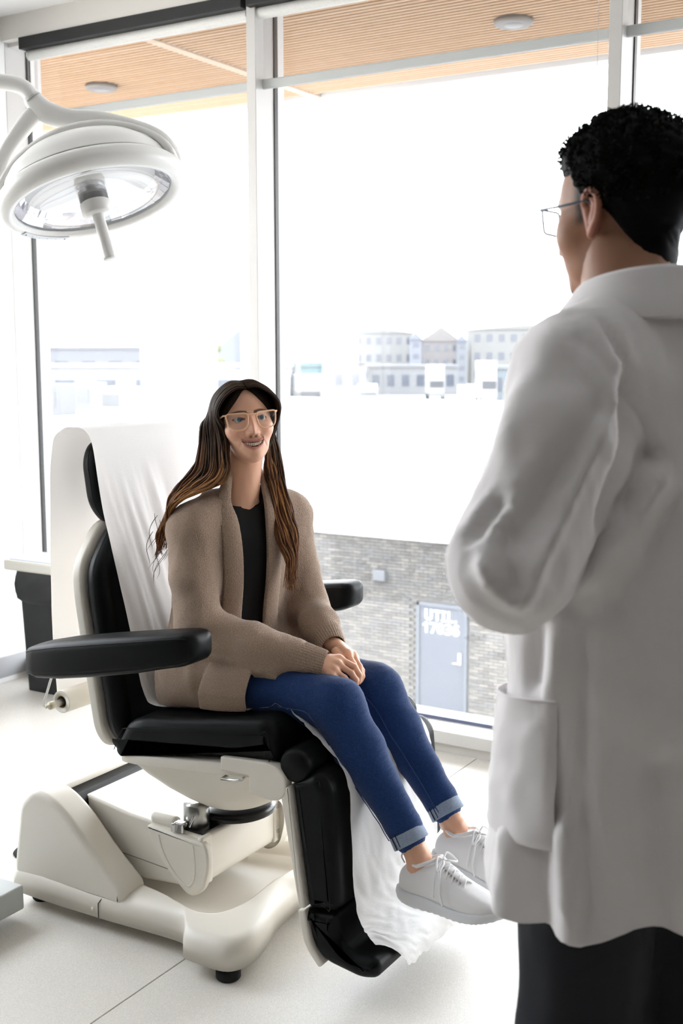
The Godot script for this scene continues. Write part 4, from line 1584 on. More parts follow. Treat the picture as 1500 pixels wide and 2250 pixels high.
# ------------------------------------------------------------------ waste bin and the step in the corner
func build_bin() -> void:
	var t := thing("waste_bin", "black waste bin with a bin liner and pale flat lid by the left wall", "bin", Vector3(-3.64, 0, -3.70))
	var m := Msh.new()
	var xs := [-3.79, -3.48]
	var rings := []
	for lv in [[0.0, 0.0], [0.004, 0.0], [0.40, 0.013], [0.53, 0.018]]:
		var ring := PackedVector3Array()
		for p in round_poly([Vector2(xs[0] - lv[1], -3.58 + lv[1]), Vector2(xs[1] + lv[1], -3.58 + lv[1]), Vector2(xs[1] + lv[1], -3.75), Vector2(xs[0] - lv[1], -3.75)], 0.02, 4):
			ring.append(Vector3(p.x, lv[0], p.y))
		rings.append(ring)
	m.rows(rings, true, true)
	part(t, "bin_body", m, plain("bin_black", Color(0.13, 0.145, 0.15), 0.55))
	# liner folded over the rim, creased
	m = Msh.new()
	rings = []
	for lv in [[0.395, 0.016, 0.2], [0.41, 0.026, 1.0], [0.44, 0.034, 1.4], [0.475, 0.032, 1.4], [0.505, 0.03, 1.0], [0.53, 0.026, 0.5], [0.542, 0.018, 0.1]]:
		var ring := PackedVector3Array()
		var k := 0
		var base := round_poly([Vector2(xs[0] - lv[1], -3.58 + lv[1]), Vector2(xs[1] + lv[1], -3.58 + lv[1]), Vector2(xs[1] + lv[1], -3.75), Vector2(xs[0] - lv[1], -3.75)], 0.03, 6)
		for i in base.size():
			for s in 8:
				var p := base[i].lerp(base[(i + 1) % base.size()], s / 8.0)
				var nn := (p - Vector2(-3.635, -3.66)).normalized()
				var a: float = lv[2] * 0.010 * fine.get_noise_3d(p.x * 34.0, lv[0] * 48.0 + p.x * 20.0, p.y * 34.0)
				ring.append(Vector3(p.x + nn.x * a, lv[0] + (0.012 * fine.get_noise_2d(p.x * 20.0, p.y * 20.0) if lv[0] < 0.4 else 0.0), p.y + nn.y * a))
		rings.append(ring)
	m.rows(rings, true, false)
	part(t, "bin_liner", m, plain("liner_black", Color(0.09, 0.1, 0.11), 0.28))
	m = Msh.new()
	m.rbox(Vector3(-3.862, 0.535, -3.755), Vector3(-3.43, 0.580, -3.535), 0.008)
	var lid := part(t, "lid", m, plain("lid_cream", Color(0.86, 0.85, 0.81), 0.45))
	m = Msh.new()
	m.rbox(Vector3(-3.845, 0.572, -3.75), Vector3(-3.445, 0.5845, -3.55), 0.006)
	part(lid, "lid_panel", m, plain("lid_blue", Color(0.78, 0.81, 0.86), 0.35))

	# low pale step whose corner shows at the left edge
	var st := thing("step_platform", "corner of a low pale grey step in front of the chair base", "step", Vector3(-2.5, 0, -1.9))
	m = Msh.new()
	m.rbox(Vector3(-2.75, 0.032, -2.045), Vector3(-2.205, 0.098, -1.55), 0.006)
	part(st, "platform", m, plain("step_grey", Color(0.8, 0.81, 0.8), 0.6))
	for q in [Vector2(-2.70, -2.0), Vector2(-2.26, -1.62), Vector2(-2.70, -1.62), Vector2(-2.28, -1.99)]:
		m = Msh.new()
		m.tube([Vector3(q.x, 0, q.y), Vector3(q.x, 0.04, q.y)], 0.016, 12)
		part(st, "foot", m, mats["rubber"])


# ------------------------------------------------------------------ heads
# head outline in millimetres, eyes at y = 0, face towards +z, the person's left at +x
func head_dist(p: Vector3, prims: Array) -> float:
	var d := 1000.0
	for q in prims:
		var r: Vector3 = q[1]
		var l: float = ((p - q[0]) / r).length()
		var e: float = (l - 1.0) * minf(r.x, minf(r.y, r.z))
		var k: float = q[2]
		var h := maxf(k - absf(e - d), 0.0)
		d = minf(e, d) - h * h / (4.0 * k)
	return d


func head_skin(m: Msh, xf: Transform3D, prims: Array, face: Callable, nu := 190, nv := 160) -> Array:
	var ctr := Vector3(0, -8, 0)
	var rows := []
	var cols := []
	var local := []
	for j in nv + 1:
		var fv := clampf(float(j) / nv, 0.004, 0.996)
		var ph := PI * fv
		var ring := PackedVector3Array()
		var cr := []
		var lr := PackedVector3Array()
		for i in nu:
			var s := 2.0 * i / nu - 1.0
			var th := signf(s) * PI * pow(absf(s), 1.45)
			var dir := Vector3(sin(ph) * sin(th), cos(ph), sin(ph) * cos(th))
			var a := 30.0
			var b := 150.0
			for k in 9:
				var c := (a + b) / 2
				if head_dist(ctr + dir * c, prims) < 0.0:
					a = c
				else:
					b = c
			var res: Array = face.call(ctr + dir * (a + b) / 2)
			lr.append(res[0])
			ring.append(xf * (res[0] * 0.001))
			cr.append(res[1])
		rows.append(ring)
		cols.append(cr)
		local.append(lr)
	m.rows(rows, true, true, false, cols)
	return local


func bell(x: float, w: float) -> float:
	return exp(-x * x / (w * w))


const SKIN_W := Color(0.72, 0.405, 0.27)


func woman_face(p: Vector3) -> Array:
	var c := SKIN_W
	if p.z < 15.0:
		return [p, c]
	var x := p.x
	var y := p.y
	var ax := absf(x)
	var q := p
	var front := smoothstep(15.0, 50.0, p.z)
	# brow, sockets, cheeks of a smile
	q.z += 3.0 * bell(ax - 28.0, 20.0) * bell(y - 17.0, 8.0)
	q.z -= 9.0 * bell(ax - 31.0, 16.0) * bell(y - 1.0, 10.0)
	q.z -= 4.0 * bell(ax - 14.0, 7.0) * bell(y - 2.0, 12.0)
	q += Vector3(signf(x) * 2.0, 1.0, 4.5) * bell(ax - 40.0, 15.0) * bell(y + 40.0, 15.0)
	# nose
	var na := 0.0
	if y > -58.0 and y < 18.0:
		na = lerpf(2.0, 23.0, smoothstep(14.0, -38.0, y)) * smoothstep(-51.5, -43.0, y)
	q.z += na * bell(x, lerpf(7.0, 11.0, smoothstep(0.0, -40.0, y)))
	q.z += 8.0 * bell(ax - 12.5, 5.5) * bell(y + 40.0, 6.5)
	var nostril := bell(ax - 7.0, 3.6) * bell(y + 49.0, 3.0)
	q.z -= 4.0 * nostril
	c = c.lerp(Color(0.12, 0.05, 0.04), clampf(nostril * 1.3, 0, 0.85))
	# folds from the nose to the mouth corners
	var fy := clampf((-44.0 - y) / 30.0, 0.0, 1.0)
	q.z -= 2.2 * bell(ax - lerpf(19.0, 37.0, fy), 3.5) * smoothstep(-40.0, -50.0, y) * smoothstep(-84.0, -74.0, y)
	# mouth: a wide smile with teeth showing
	var up := -66.5 + 0.0085 * x * x
	var lo := -75.2 + 0.0168 * x * x
	var inside := ax < 29.0 and y < up and y > lo
	var lip_u := bell(y - (up + 3.4), 4.0) * smoothstep(35.0, 28.0, ax)
	var lip_l := bell(y - (lo - 4.4), 5.4) * smoothstep(33.0, 25.0, ax)
	q.z += 3.5 * lip_u + 5.0 * lip_l
	q.z += 3.0 * bell(x, 30.0) * bell(y + 72.0, 16.0)
	c = c.lerp(Color(0.47, 0.165, 0.14), clampf(maxf(lip_u, lip_l) * 1.5 - 0.25, 0.0, 0.92))
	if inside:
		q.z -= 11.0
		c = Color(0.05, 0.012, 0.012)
	# blush
	c = c.lerp(Color(0.60, 0.27, 0.20), 0.35 * bell(ax - 42.0, 16.0) * bell(y + 36.0, 16.0) * front)
	c = c.lerp(Color(0.55, 0.25, 0.19), 0.3 * bell(x, 12.0) * bell(y + 42.0, 10.0))
	# brows
	var bx := ax - 31.0
	var by := 20.0 - 0.006 * bx * bx + bx * 0.06
	if absf(bx) < 22.0:
		var bw := lerpf(4.2, 2.0, smoothstep(-5.0, 22.0, bx))
		var bk := smoothstep(bw + 1.2, bw - 1.0, absf(y - by))
		c = c.lerp(Color(0.07, 0.037, 0.022), bk * 0.9)
	# eye openings, a dark lash line on the upper lid
	var ex := (ax - 31.0) / 14.0
	if absf(ex) < 1.15:
		var open := maxf(0.0, 1.0 - ex * ex)
		var yu := 3.1 * open + 0.5 * ex
		var yl := -2.7 * open + 0.5 * ex
		if absf(ex) < 1.0 and y < yu and y > yl:
			q.z -= 9.0
			c = Color(0.2, 0.08, 0.06)
		else:
			q.z += 1.6 * bell(y - (yu + 3.5), 3.0) * (0.4 + open)
			var lash := smoothstep(3.6, 0.8, absf(y - (yu + 1.2)))
			c = c.lerp(Color(0.02, 0.014, 0.012), lash * 0.92)
			c = c.lerp(Color(0.25, 0.12, 0.09), 0.5 * smoothstep(2.2, 0.4, absf(y - (yl - 0.6))))
	# a fine mole and uneven tone
	c = c * (1.0 + 0.05 * fine.get_noise_3d(x * 0.11, y * 0.11, 3.0))
	c.a = 1.0
	return [q, c]


const WOMAN_PRIMS := [
	[Vector3(0, 24, -12), Vector3(72, 82, 95), 10.0],
	[Vector3(0, -22, 28), Vector3(60, 74, 58), 24.0],
	[Vector3(0, -70, 34), Vector3(47, 46, 47), 20.0],
	[Vector3(0, -98, 66), Vector3(19, 17, 19), 22.0],
	[Vector3(40, -26, 48), Vector3(25, 24, 24), 18.0],
	[Vector3(-40, -26, 48), Vector3(25, 24, 24), 18.0],
	[Vector3(0, -60, -15), Vector3(46, 60, 48), 22.0]]


func hair_strand(m: Msh, pts: Array, r0: float, r1: float, root: Color, tipc: Color, from: float, seg := 5) -> void:
	var line := curve(pts, 5)
	var n := line.size()
	var rad := []
	var cols := []
	for j in n:
		var w := float(j) / (n - 1)
		rad.append(lerpf(r0, r1, w) * (1.0 - 0.85 * smoothstep(0.8, 1.0, w)) * (0.55 + 0.45 * smoothstep(0.0, 0.12, w)))
		cols.append(root.lerp(tipc, smoothstep(from - 0.15, from + 0.25, w)))
	m.tube(line, rad, seg, true, cols)


func finger(f: Field, pts: Array, r0: float, r1: float) -> void:
	for i in pts.size() - 1:
		var a := lerpf(r0, r1, float(i) / (pts.size() - 1))
		var b := lerpf(r0, r1, float(i + 1) / (pts.size() - 1))
		f.bone(pts[i], pts[i + 1], a, b, 0.003)


# torso of the seated woman as a stack of turned ellipses: centre, half width, half depth
const W_TURN := deg_to_rad(90.0 + 27.0)
const W_LEVELS := [
	[Vector3(-1.797, 0.56, -2.366), 0.172, 0.128],
	[Vector3(-1.797, 0.62, -2.366), 0.178, 0.130],
	[Vector3(-1.790, 0.72, -2.372), 0.164, 0.116],
	[Vector3(-1.785, 0.81, -2.376), 0.150, 0.112],
	[Vector3(-1.772, 0.92, -2.376), 0.155, 0.114],
	[Vector3(-1.766, 1.00, -2.374), 0.168, 0.108],
	[Vector3(-1.760, 1.055, -2.372), 0.160, 0.090],
	[Vector3(-1.750, 1.090, -2.370), 0.115, 0.068],
	[Vector3(-1.745, 1.108, -2.369), 0.080, 0.058]]


func w_level(y: float) -> Array:
	var j := 0
	while j < W_LEVELS.size() - 2 and W_LEVELS[j + 1][0].y < y:
		j += 1
	var w := clampf((y - W_LEVELS[j][0].y) / (W_LEVELS[j + 1][0].y - W_LEVELS[j][0].y), 0.0, 1.0)
	return [W_LEVELS[j][0].lerp(W_LEVELS[j + 1][0], w), lerpf(W_LEVELS[j][1], W_LEVELS[j + 1][1], w), lerpf(W_LEVELS[j][2], W_LEVELS[j + 1][2], w)]


# point on the chest at height y, l metres to her right, off metres proud of it
func on_chest(y: float, l: float, off: float) -> Vector3:
	var q := w_level(y)
	var right := Vector3(cos(W_TURN), 0, sin(W_TURN))
	var fwd := Vector3(sin(W_TURN), 0, -cos(W_TURN))
	var e := clampf(l / q[1], -0.98, 0.98)
	var d: float = q[2] * sqrt(1.0 - e * e)
	var c: Vector3 = q[0]
	c.y = y
	var nrm: Vector3 = (right * e / q[1] + fwd * sqrt(1.0 - e * e) / q[2]).normalized()
	return c + right * l + fwd * d + nrm * off


func ribbed(m: Msh, left: Array, right: Array, thick: float, period: float, amp: float, across := 14) -> void:
	# a knitted band between two edges; ribs run across it
	var a := curve(left, 10)
	var b := curve(right, 10)
	var rows := []
	var run := 0.0
	for j in a.size():
		if j > 0:
			run += ((a[j] + b[j]) / 2 - (a[j - 1] + b[j - 1]) / 2).length()
		var t: Vector3 = ((a[mini(j + 1, a.size() - 1)] + b[mini(j + 1, a.size() - 1)]) - (a[maxi(j - 1, 0)] + b[maxi(j - 1, 0)])).normalized()
		var w: Vector3 = (b[j] - a[j])
		var n := w.cross(t).normalized()
		var k := amp * sin(run / period * TAU)
		var ring := PackedVector3Array()
		for i in across:
			var s := float(i) / (across - 1)
			var rise := thick * pow(sin(PI * clampf(s, 0.03, 0.97)), 0.45) + k
			ring.append(a[j] + w * s + n * rise)
		for i in range(across - 1, -1, -1):
			var s := float(i) / (across - 1)
			ring.append(a[j] + w * s - n * 0.004)
		rows.append(ring)
	m.rows(rows, true, true)


func knit_noise(p: Vector3) -> float:
	return soft.get_noise_3d(p.x * 9.0, p.y * 9.0, p.z * 9.0)


func build_woman() -> void:
	var t := thing("person", "seated woman in a beige cardigan and blue jeans, looking up and smiling", "person", Vector3(-1.8, 0.575, -2.38))
	var skin := plain("skin", Color.WHITE, 0.48, 0.0, 0.4)
	skin.vertex_color_use_as_albedo = true
	skin.subsurf_scatter_enabled = true
	skin.subsurf_scatter_strength = 0.08
	var m := Msh.new()
	m.tint = SKIN_W

	# --- body under the clothes, with visible neck and ankles
	var f := Field.new(Vector3(-2.0, 0.22, -2.68), Vector3(-0.95, 1.26, -2.10), 0.0105)
	var sh_r := Vector3(-1.784, 1.036, -2.238)
	var sh_l := Vector3(-1.695, 1.045, -2.515)
	var el_r := Vector3(-1.735, 0.802, -2.192)
	var el_l := Vector3(-1.655, 0.80, -2.548)
	var wr_r := Vector3(-1.457, 0.733, -2.290)
	var wr_l := Vector3(-1.505, 0.745, -2.425)
	var hip_r := Vector3(-1.80, 0.650, -2.285)
	var hip_l := Vector3(-1.80, 0.650, -2.468)
	var kn_r := Vector3(-1.375, 0.655, -2.262)
	var kn_l := Vector3(-1.385, 0.640, -2.462)
	var an_r := Vector3(-1.158, 0.335, -2.236)
	var an_l := Vector3(-1.158, 0.340, -2.422)
	f.bone(Vector3(-1.81, 0.66, -2.375), Vector3(-1.785, 0.82, -2.376), 0.085, 0.078, 0.03)
	f.bone(Vector3(-1.785, 0.82, -2.376), Vector3(-1.765, 0.99, -2.374), 0.078, 0.070, 0.03)
	f.bone(sh_r, sh_l, 0.032, 0.032, 0.02)
	f.bone(Vector3(-1.742, 1.06, -2.370), Vector3(-1.712, 1.225, -2.362), 0.046, 0.044, 0.04)
	f.bone(sh_r, el_r, 0.043, 0.036, 0.02)
	f.bone(el_r, wr_r, 0.034, 0.022, 0.02)
	f.bone(sh_l, el_l, 0.043, 0.036, 0.02)
	f.bone(el_l, wr_l, 0.034, 0.022, 0.02)
	for q in [[hip_r, kn_r, an_r], [hip_l, kn_l, an_l]]:
		f.bone(q[0], q[1] + Vector3(-0.02, -0.02, 0), 0.055, 0.036, 0.02)
		f.bone(q[1] + Vector3(-0.02, -0.02, 0), q[1].lerp(q[2], 0.35) + Vector3(-0.012, -0.006, 0), 0.036, 0.036, 0.02)
		f.bone(q[1].lerp(q[2], 0.35) + Vector3(-0.012, -0.006, 0), q[1].lerp(q[2], 0.84), 0.036, 0.0305, 0.02)
		f.bone(q[1].lerp(q[2], 0.84), q[2], 0.0305, 0.0275, 0.01)
		f.bone(q[2], q[2] + Vector3(-0.004, -0.03, 0), 0.0275, 0.026, 0.01)
		f.bone(q[2] + Vector3(0.01, -0.04, 0.0), q[2] + Vector3(0.12, -0.068, 0.015), 0.018, 0.014, 0.01)
	f.into(m)

	# --- hands, one resting on the other
	var hf := Field.new(Vector3(-1.53, 0.655, -2.45), Vector3(-1.35, 0.775, -2.255), 0.0026)
	var R := [
		[Vector3(-1.427, 0.735, -2.333), Vector3(-1.388, 0.719, -2.340), Vector3(-1.378, 0.700, -2.345), Vector3(-1.379, 0.683, -2.345)],
		[Vector3(-1.420, 0.727, -2.316), Vector3(-1.387, 0.708, -2.324), Vector3(-1.377, 0.691, -2.329), Vector3(-1.379, 0.677, -2.331)],
		[Vector3(-1.419, 0.716, -2.299), Vector3(-1.396, 0.700, -2.307), Vector3(-1.387, 0.688, -2.313), Vector3(-1.385, 0.678, -2.317)],
		[Vector3(-1.420, 0.706, -2.285), Vector3(-1.403, 0.694, -2.293), Vector3(-1.395, 0.683, -2.300)]]
	for i in 4:
		finger(hf, R[i], 0.0088 - 0.0006 * i, 0.0068 - 0.0004 * i)
	for i in 4:
		hf.bone(wr_r + Vector3(0, -0.004 * i + 0.002, 0.006 * i - 0.012), R[i][0], 0.017, 0.0105, 0.010)
	finger(hf, [Vector3(-1.455, 0.735, -2.318), Vector3(-1.428, 0.722, -2.352), Vector3(-1.405, 0.71, -2.36), Vector3(-1.39, 0.70, -2.358)], 0.011, 0.0078)
	hf.into(m)
	hf = Field.new(Vector3(-1.55, 0.655, -2.47), Vector3(-1.36, 0.79, -2.33), 0.0026)
	var Lh := [
		[Vector3(-1.436, 0.735, -2.388), Vector3(-1.410, 0.715, -2.372), Vector3(-1.404, 0.698, -2.366), Vector3(-1.408, 0.685, -2.363)],
		[Vector3(-1.431, 0.729, -2.403), Vector3(-1.404, 0.706, -2.391), Vector3(-1.395, 0.690, -2.381), Vector3(-1.397, 0.678, -2.375)],
		[Vector3(-1.434, 0.719, -2.417), Vector3(-1.404, 0.694, -2.402), Vector3(-1.397, 0.683, -2.392), Vector3(-1.397, 0.674, -2.385)],
		[Vector3(-1.440, 0.708, -2.428), Vector3(-1.415, 0.689, -2.414), Vector3(-1.406, 0.680, -2.405)]]
	for i in 4:
		finger(hf, Lh[i], 0.0088 - 0.0006 * i, 0.0068 - 0.0004 * i)
		hf.bone(wr_l + Vector3(0.002 * i, -0.004 * i + 0.002, -0.003 * i), Lh[i][0], 0.0175, 0.0105, 0.010)
	finger(hf, [Vector3(-1.47, 0.735, -2.388), Vector3(-1.435, 0.722, -2.362), Vector3(-1.412, 0.708, -2.356)], 0.011, 0.008)
	hf.into(m)

	# --- head
	var hb := Basis(Vector3.UP, deg_to_rad(90.0 - 43.0)) * Basis(Vector3.RIGHT, deg_to_rad(-9.0)) * Basis(Vector3.BACK, deg_to_rad(5.0))
	var hx := Transform3D(hb.scaled(Vector3.ONE * 0.89), Vector3(-1.7115, 1.2895, -2.358))
	var local := head_skin(m, hx, WOMAN_PRIMS, woman_face)
	var body := part(t, "body", m, skin)
	# eyes and teeth
	for s in [-1.0, 1.0]:
		var em := Msh.new()
		var ec := Vector3(31.0 * s, 0.2, 67.5)
		var rows := []
		var cols := []
		var gaze := Vector3(0.10, 0.08, 1.0).normalized()
		var ex := gaze.cross(Vector3.UP).normalized()
		var ey := ex.cross(gaze)
		for j in 19:
			var a := PI * clampf(j / 18.0, 0.003, 0.997) * 0.75
			var ring := PackedVector3Array()
			for i in 24:
				var b := TAU * i / 24
				ring.append(hx * ((ec + (gaze * cos(a) + (ex * cos(b) + ey * sin(b)) * sin(a)) * 12.2) * 0.001))
			rows.append(ring)
			cols.append(Color(0.01, 0.01, 0.01) if a < 0.24 else (Color(0.05, 0.08, 0.10) if a < 0.55 else (Color(0.04, 0.055, 0.07) if a < 0.63 else Color(0.40, 0.365, 0.345))))
		em.rows(rows, true, true, false, cols)
		var eye := plain("eye", Color.WHITE, 0.08)
		eye.vertex_color_use_as_albedo = true
		part(body, "eye", em, eye)
	var tm := Msh.new()
	for i in 10:
		var a := (i - 4.5) * 5.1
		var w := 5.0 - 0.12 * absf(i - 4.5)
		var hgt := 8.4 - 0.35 * absf(i - 4.5)
		var zc := 87.5 - 0.018 * a * a
		var tx := Transform3D(Basis(Vector3.UP, a * 0.030), Vector3(a, -70.6 + 0.0105 * a * a, zc))
		var tt := Msh.new()
		tt.rbox(Vector3(-w / 2, -hgt / 2, -3), Vector3(w / 2, hgt / 2, 1.0), 1.2, tx)
		for k in tt.v.size():
			tt.v[k] = hx * (tt.v[k] * 0.001)
		tm.join(tt)
	part(body, "teeth", tm, plain("teeth", Color(0.85, 0.79, 0.7), 0.3))
	var ring_m := Msh.new()
	var rp := []
	for k in 9:
		var a := PI * 1.25 * k / 8.0
		rp.append(hx * (Vector3(14.5 + 3.2 * cos(a), -48.5 - 2.6 * sin(a), 93.5 + 1.5 * cos(a)) * 0.001))
	ring_m.tube(rp, 0.0005, 5)
	part(body, "nose_ring", ring_m, mats["chrome"])

	# --- hair: a cap that follows the skull, and long strands from a middle parting
	var hair := plain("hair_brown", Color.WHITE, 0.58, 0.0, 0.2)
	hair.vertex_color_use_as_albedo = true
	var dark := Color(0.020, 0.0125, 0.0085)
	m = Msh.new()
	m.tint = dark
	var nrow := local.size()
	var ids := []
	for j in nrow:
		var lr: PackedVector3Array = local[j]
		var il := []
		for i in lr.size():
			var p := lr[i]
			# hairline: high at the parting, falling away past the temples
			var lim := 58.0 + 22.0 * bell(p.x, 24.0) - 0.0 * p.x
			var over := p.y - (lim - pow(absf(p.x) / 62.0, 2.0) * 46.0)
			over = lerpf(60.0, over, smoothstep(0.0, 24.0, p.z))
			over = minf(over, lerpf(p.y + 45.0, p.y + 95.0, smoothstep(-30.0, -50.0, p.z)))
			var isf := over < -9.0
			var up := smoothstep(-7.0, 16.0, over)
			var q := Vector3(p.x, p.y - 8.0, p.z).normalized() * (-3.0 + (11.0 + 5.0 * smoothstep(10.0, -50.0, p.z)) * up)
			q *= 1.0 - 0.55 * bell(p.x, 4.0) * (1.0 if p.z > -20.0 else 0.0)
			il.append(-1 if isf else m.add(hx * ((p + q) * 0.001)))
		ids.append(il)
	var t0 := 0
	for j in nrow - 1:
		for i in ids[j].size():
			var i2: int = (i + 1) % ids[j].size()
			var a: int = ids[j][i]
			var b: int = ids[j][i2]
			var c: int = ids[j + 1][i2]
			var d: int = ids[j + 1][i]
			if a >= 0 and b >= 0 and c >= 0 and d >= 0:
				m.tri(a, b, c)
				m.tri(a, c, d)
	m.outward(t0)
	# guides down each side: inner edge by the face, outer edge, both in the room
	var in_r := [Vector3(-1.722, 1.325, -2.298), Vector3(-1.722, 1.262, -2.292), Vector3(-1.704, 1.208, -2.286), Vector3(-1.700, 1.170, -2.276), Vector3(-1.722, 1.142, -2.256), Vector3(-1.768, 1.120, -2.225), Vector3(-1.812, 1.092, -2.195), Vector3(-1.838, 1.045, -2.195), Vector3(-1.850, 0.985, -2.215)]
	var out_r := [Vector3(-1.798, 1.335, -2.330), Vector3(-1.812, 1.275, -2.318), Vector3(-1.815, 1.215, -2.305), Vector3(-1.822, 1.170, -2.285), Vector3(-1.842, 1.135, -2.262), Vector3(-1.862, 1.100, -2.245), Vector3(-1.878, 1.050, -2.240), Vector3(-1.892, 1.000, -2.245), Vector3(-1.900, 0.955, -2.25)]
	var in_l := [Vector3(-1.662, 1.300, -2.408), Vector3(-1.668, 1.255, -2.410), Vector3(-1.678, 1.205, -2.405), Vector3(-1.682, 1.160, -2.405), Vector3(-1.668, 1.115, -2.398), Vector3(-1.645, 1.06, -2.388), Vector3(-1.628, 1.005, -2.376), Vector3(-1.610, 0.95, -2.366), Vector3(-1.592, 0.885, -2.358)]
	var out_l := [Vector3(-1.695, 1.345, -2.428), Vector3(-1.690, 1.285, -2.440), Vector3(-1.680, 1.230, -2.444), Vector3(-1.664, 1.175, -2.445), Vector3(-1.648, 1.12, -2.446), Vector3(-1.632, 1.065, -2.440), Vector3(-1.612, 1.01, -2.428), Vector3(-1.594, 0.95, -2.415), Vector3(-1.580, 0.875, -2.400)]
	var honey := Color(0.36, 0.175, 0.062)
	var copper := Color(0.19, 0.075, 0.035)
	for side in 2:
		var gi: Array = in_r if side == 0 else in_l
		var go: Array = out_r if side == 0 else out_l
		var sx := -1.0 if side == 0 else 1.0
		var n := 300 if side == 0 else 230
		for k in n:
			var w := pow(rng.randf(), 0.9)
			var deep := rng.randf()
			var zr := lerpf(70.0, -62.0, pow(w, 1.15)) + rng.randfn() * 4.0
			# root on the parting, then over the side of the skull
			var pts := []
			var top := 107.0 - pow((zr + 8.0) / 92.0, 2.0) * 34.0
			pts.append(hx * (Vector3(sx * rng.randf_range(0.5, 5.0), top + rng.randf_range(3.0, 6.0), zr) * 0.001))
			pts.append(hx * (Vector3(sx * 32.0, top - 1.0 + rng.randf_range(3.0, 6.0), zr * 1.05) * 0.001))
			pts.append(hx * (Vector3(sx * (67.0 + 4.0 * deep), top - 22.0, zr * 1.06) * 0.001))
			pts.append(hx * (Vector3(sx * (84.0 + 6.0 * deep), top - 62.0, zr * 1.03 - 4.0) * 0.001))
			var last := gi.size() - rng.randi_range(0, 2)
			var ph := rng.randf() * TAU
			for i in range(1, last):
				var p: Vector3 = gi[i].lerp(go[i], w)
				var s := float(i) / gi.size()
				var curl := 0.0035 + 0.011 * smoothstep(0.45, 1.0, s)
				var wave := Vector3(sin(i * 1.9 + ph * 0.35 + w * 3.0), 0.3 * cos(i * 1.7 + ph), cos(i * 1.9 + ph * 0.35 + w * 3.0)) * curl
				var lay := Vector3(0.35, 0, 0.6).normalized() * (deep - 0.5) * 0.022 * (1.0 - 0.3 * s)
				pts.append(p + wave + lay + Vector3(rng.randfn(), rng.randfn(), rng.randfn()) * 0.0016)
			var tipc := dark.lerp(copper, rng.randf_range(0.2, 1.0))
			var from := rng.randf_range(0.5, 0.8)
			var chance := 0.30 if side == 0 else 0.42
			if rng.randf() < chance or (w < 0.12 and rng.randf() < 0.55):
				tipc = honey.lerp(copper, rng.randf() * 0.7)
				from = rng.randf_range(0.38, 0.7)
			var rootc := dark.lerp(Color(0.045, 0.026, 0.016), rng.randf())
			hair_strand(m, pts, rng.randf_range(0.0020, 0.0034), rng.randf_range(0.0016, 0.003), rootc, tipc, from)
	# loose curls at the ends on her right
	for k in 12:
		var p0 := Vector3(-1.875, 1.02, -2.235) + Vector3(rng.randfn() * 0.012, rng.randfn() * 0.03, rng.randfn() * 0.01)
		var ph := rng.randf() * TAU
		var pts := []
		for i in 8:
			var s := i / 7.0
			pts.append(p0 + Vector3(-0.030 * s + 0.012 * sin(s * 4.2 + ph), -0.09 * s, 0.009 * cos(s * 4.2 + ph)))
		hair_strand(m, pts, 0.0009, 0.0005, dark, dark.lerp(copper, rng.randf()), 0.4, 4)
	part(t, "hair", m, hair, "long dark hair with honey and copper lengths")

	# --- black top
	m = Msh.new()
	var rows := []
	for y in [0.66, 0.72, 0.80, 0.88, 0.96, 1.02, 1.06, 1.085, 1.094]:
		var q := w_level(y)
		var ring := PackedVector3Array()
		var sh := 0.012
		for i in 40:
			var a := TAU * i / 40
			var right := Vector3(cos(W_TURN), 0, sin(W_TURN))
			var fwd := Vector3(sin(W_TURN), 0, -cos(W_TURN))
			var c: Vector3 = q[0]
			c.y = y + (0.0 if y < 1.06 else 0.012 * -sin(a))
			ring.append(c + right * cos(a) * (q[1] - sh) + fwd * sin(a) * (q[2] - sh))
		rows.append(ring)
	m.rows(rows, true, true)
	part(t, "top", m, grained(plain("top_black", Color(0.035, 0.037, 0.042), 0.85), null, bump_tex(0.3, 88, 3.0, 256), 30.0, 0.2))

	# --- jeans
	f = Field.new(Vector3(-2.0, 0.33, -2.62), Vector3(-1.10, 0.79, -2.14), 0.0085)
	f.bone(Vector3(-1.82, 0.655, -2.33), Vector3(-1.82, 0.655, -2.425), 0.105, 0.105, 0.03)
	for q in [[hip_r, kn_r, an_r, 0.003], [hip_l, kn_l, an_l, 0.0]]:
		var ct: Vector3 = q[1].lerp(q[2], 0.30) + Vector3(-0.012, -0.006, 0)
		f.bone(q[0], q[1].lerp(q[0], 0.5), 0.083, 0.073, 0.03)
		f.bone(q[1].lerp(q[0], 0.5), q[1] + Vector3(-0.012, -0.008, 0), 0.073, 0.061, 0.02)
		f.bone(q[1] + Vector3(-0.012, -0.008, 0), ct, 0.060, 0.056, 0.025)
		f.bone(ct, q[1].lerp(q[2], 0.80), 0.056, 0.040, 0.02)
		f.bone(q[1].lerp(q[2], 0.80), q[1].lerp(q[2], 0.86), 0.040, 0.0385, 0.01)
	m = Msh.new()
	f.into(m)
	var nn := m.normals()
	for i in m.v.size():
		var p := m.v[i]
		var k := 0.0028 * knit_noise(p) + 0.0014 * fine.get_noise_3d(p.x * 30.0, p.y * 30.0, p.z * 14.0)
		# creases behind and above the knees
		for kn in [kn_r, kn_l]:
			var d: float = (p - (kn + Vector3(-0.05, -0.02, 0))).length()
			k += 0.0022 * bell(d, 0.07) * sin((p.x * 0.8 + p.y * 1.2) * 240.0 + 4.0 * knit_noise(p * 2.0))
		m.v[i] = p + nn[i] * k
	var denim := plain("denim", Color.WHITE, 0.85, 0.0, 0.3)
	grained(denim, noise_tex(0.22, 91, Color(0.045, 0.115, 0.235), Color(0.165, 0.30, 0.52), 512, FastNoiseLite.TYPE_VALUE, 3), bump_tex(0.5, 92, 4.0, 256, FastNoiseLite.TYPE_VALUE, 2), 9.0, 0.4)
	denim.rim_enabled = true
	denim.rim = 0.25
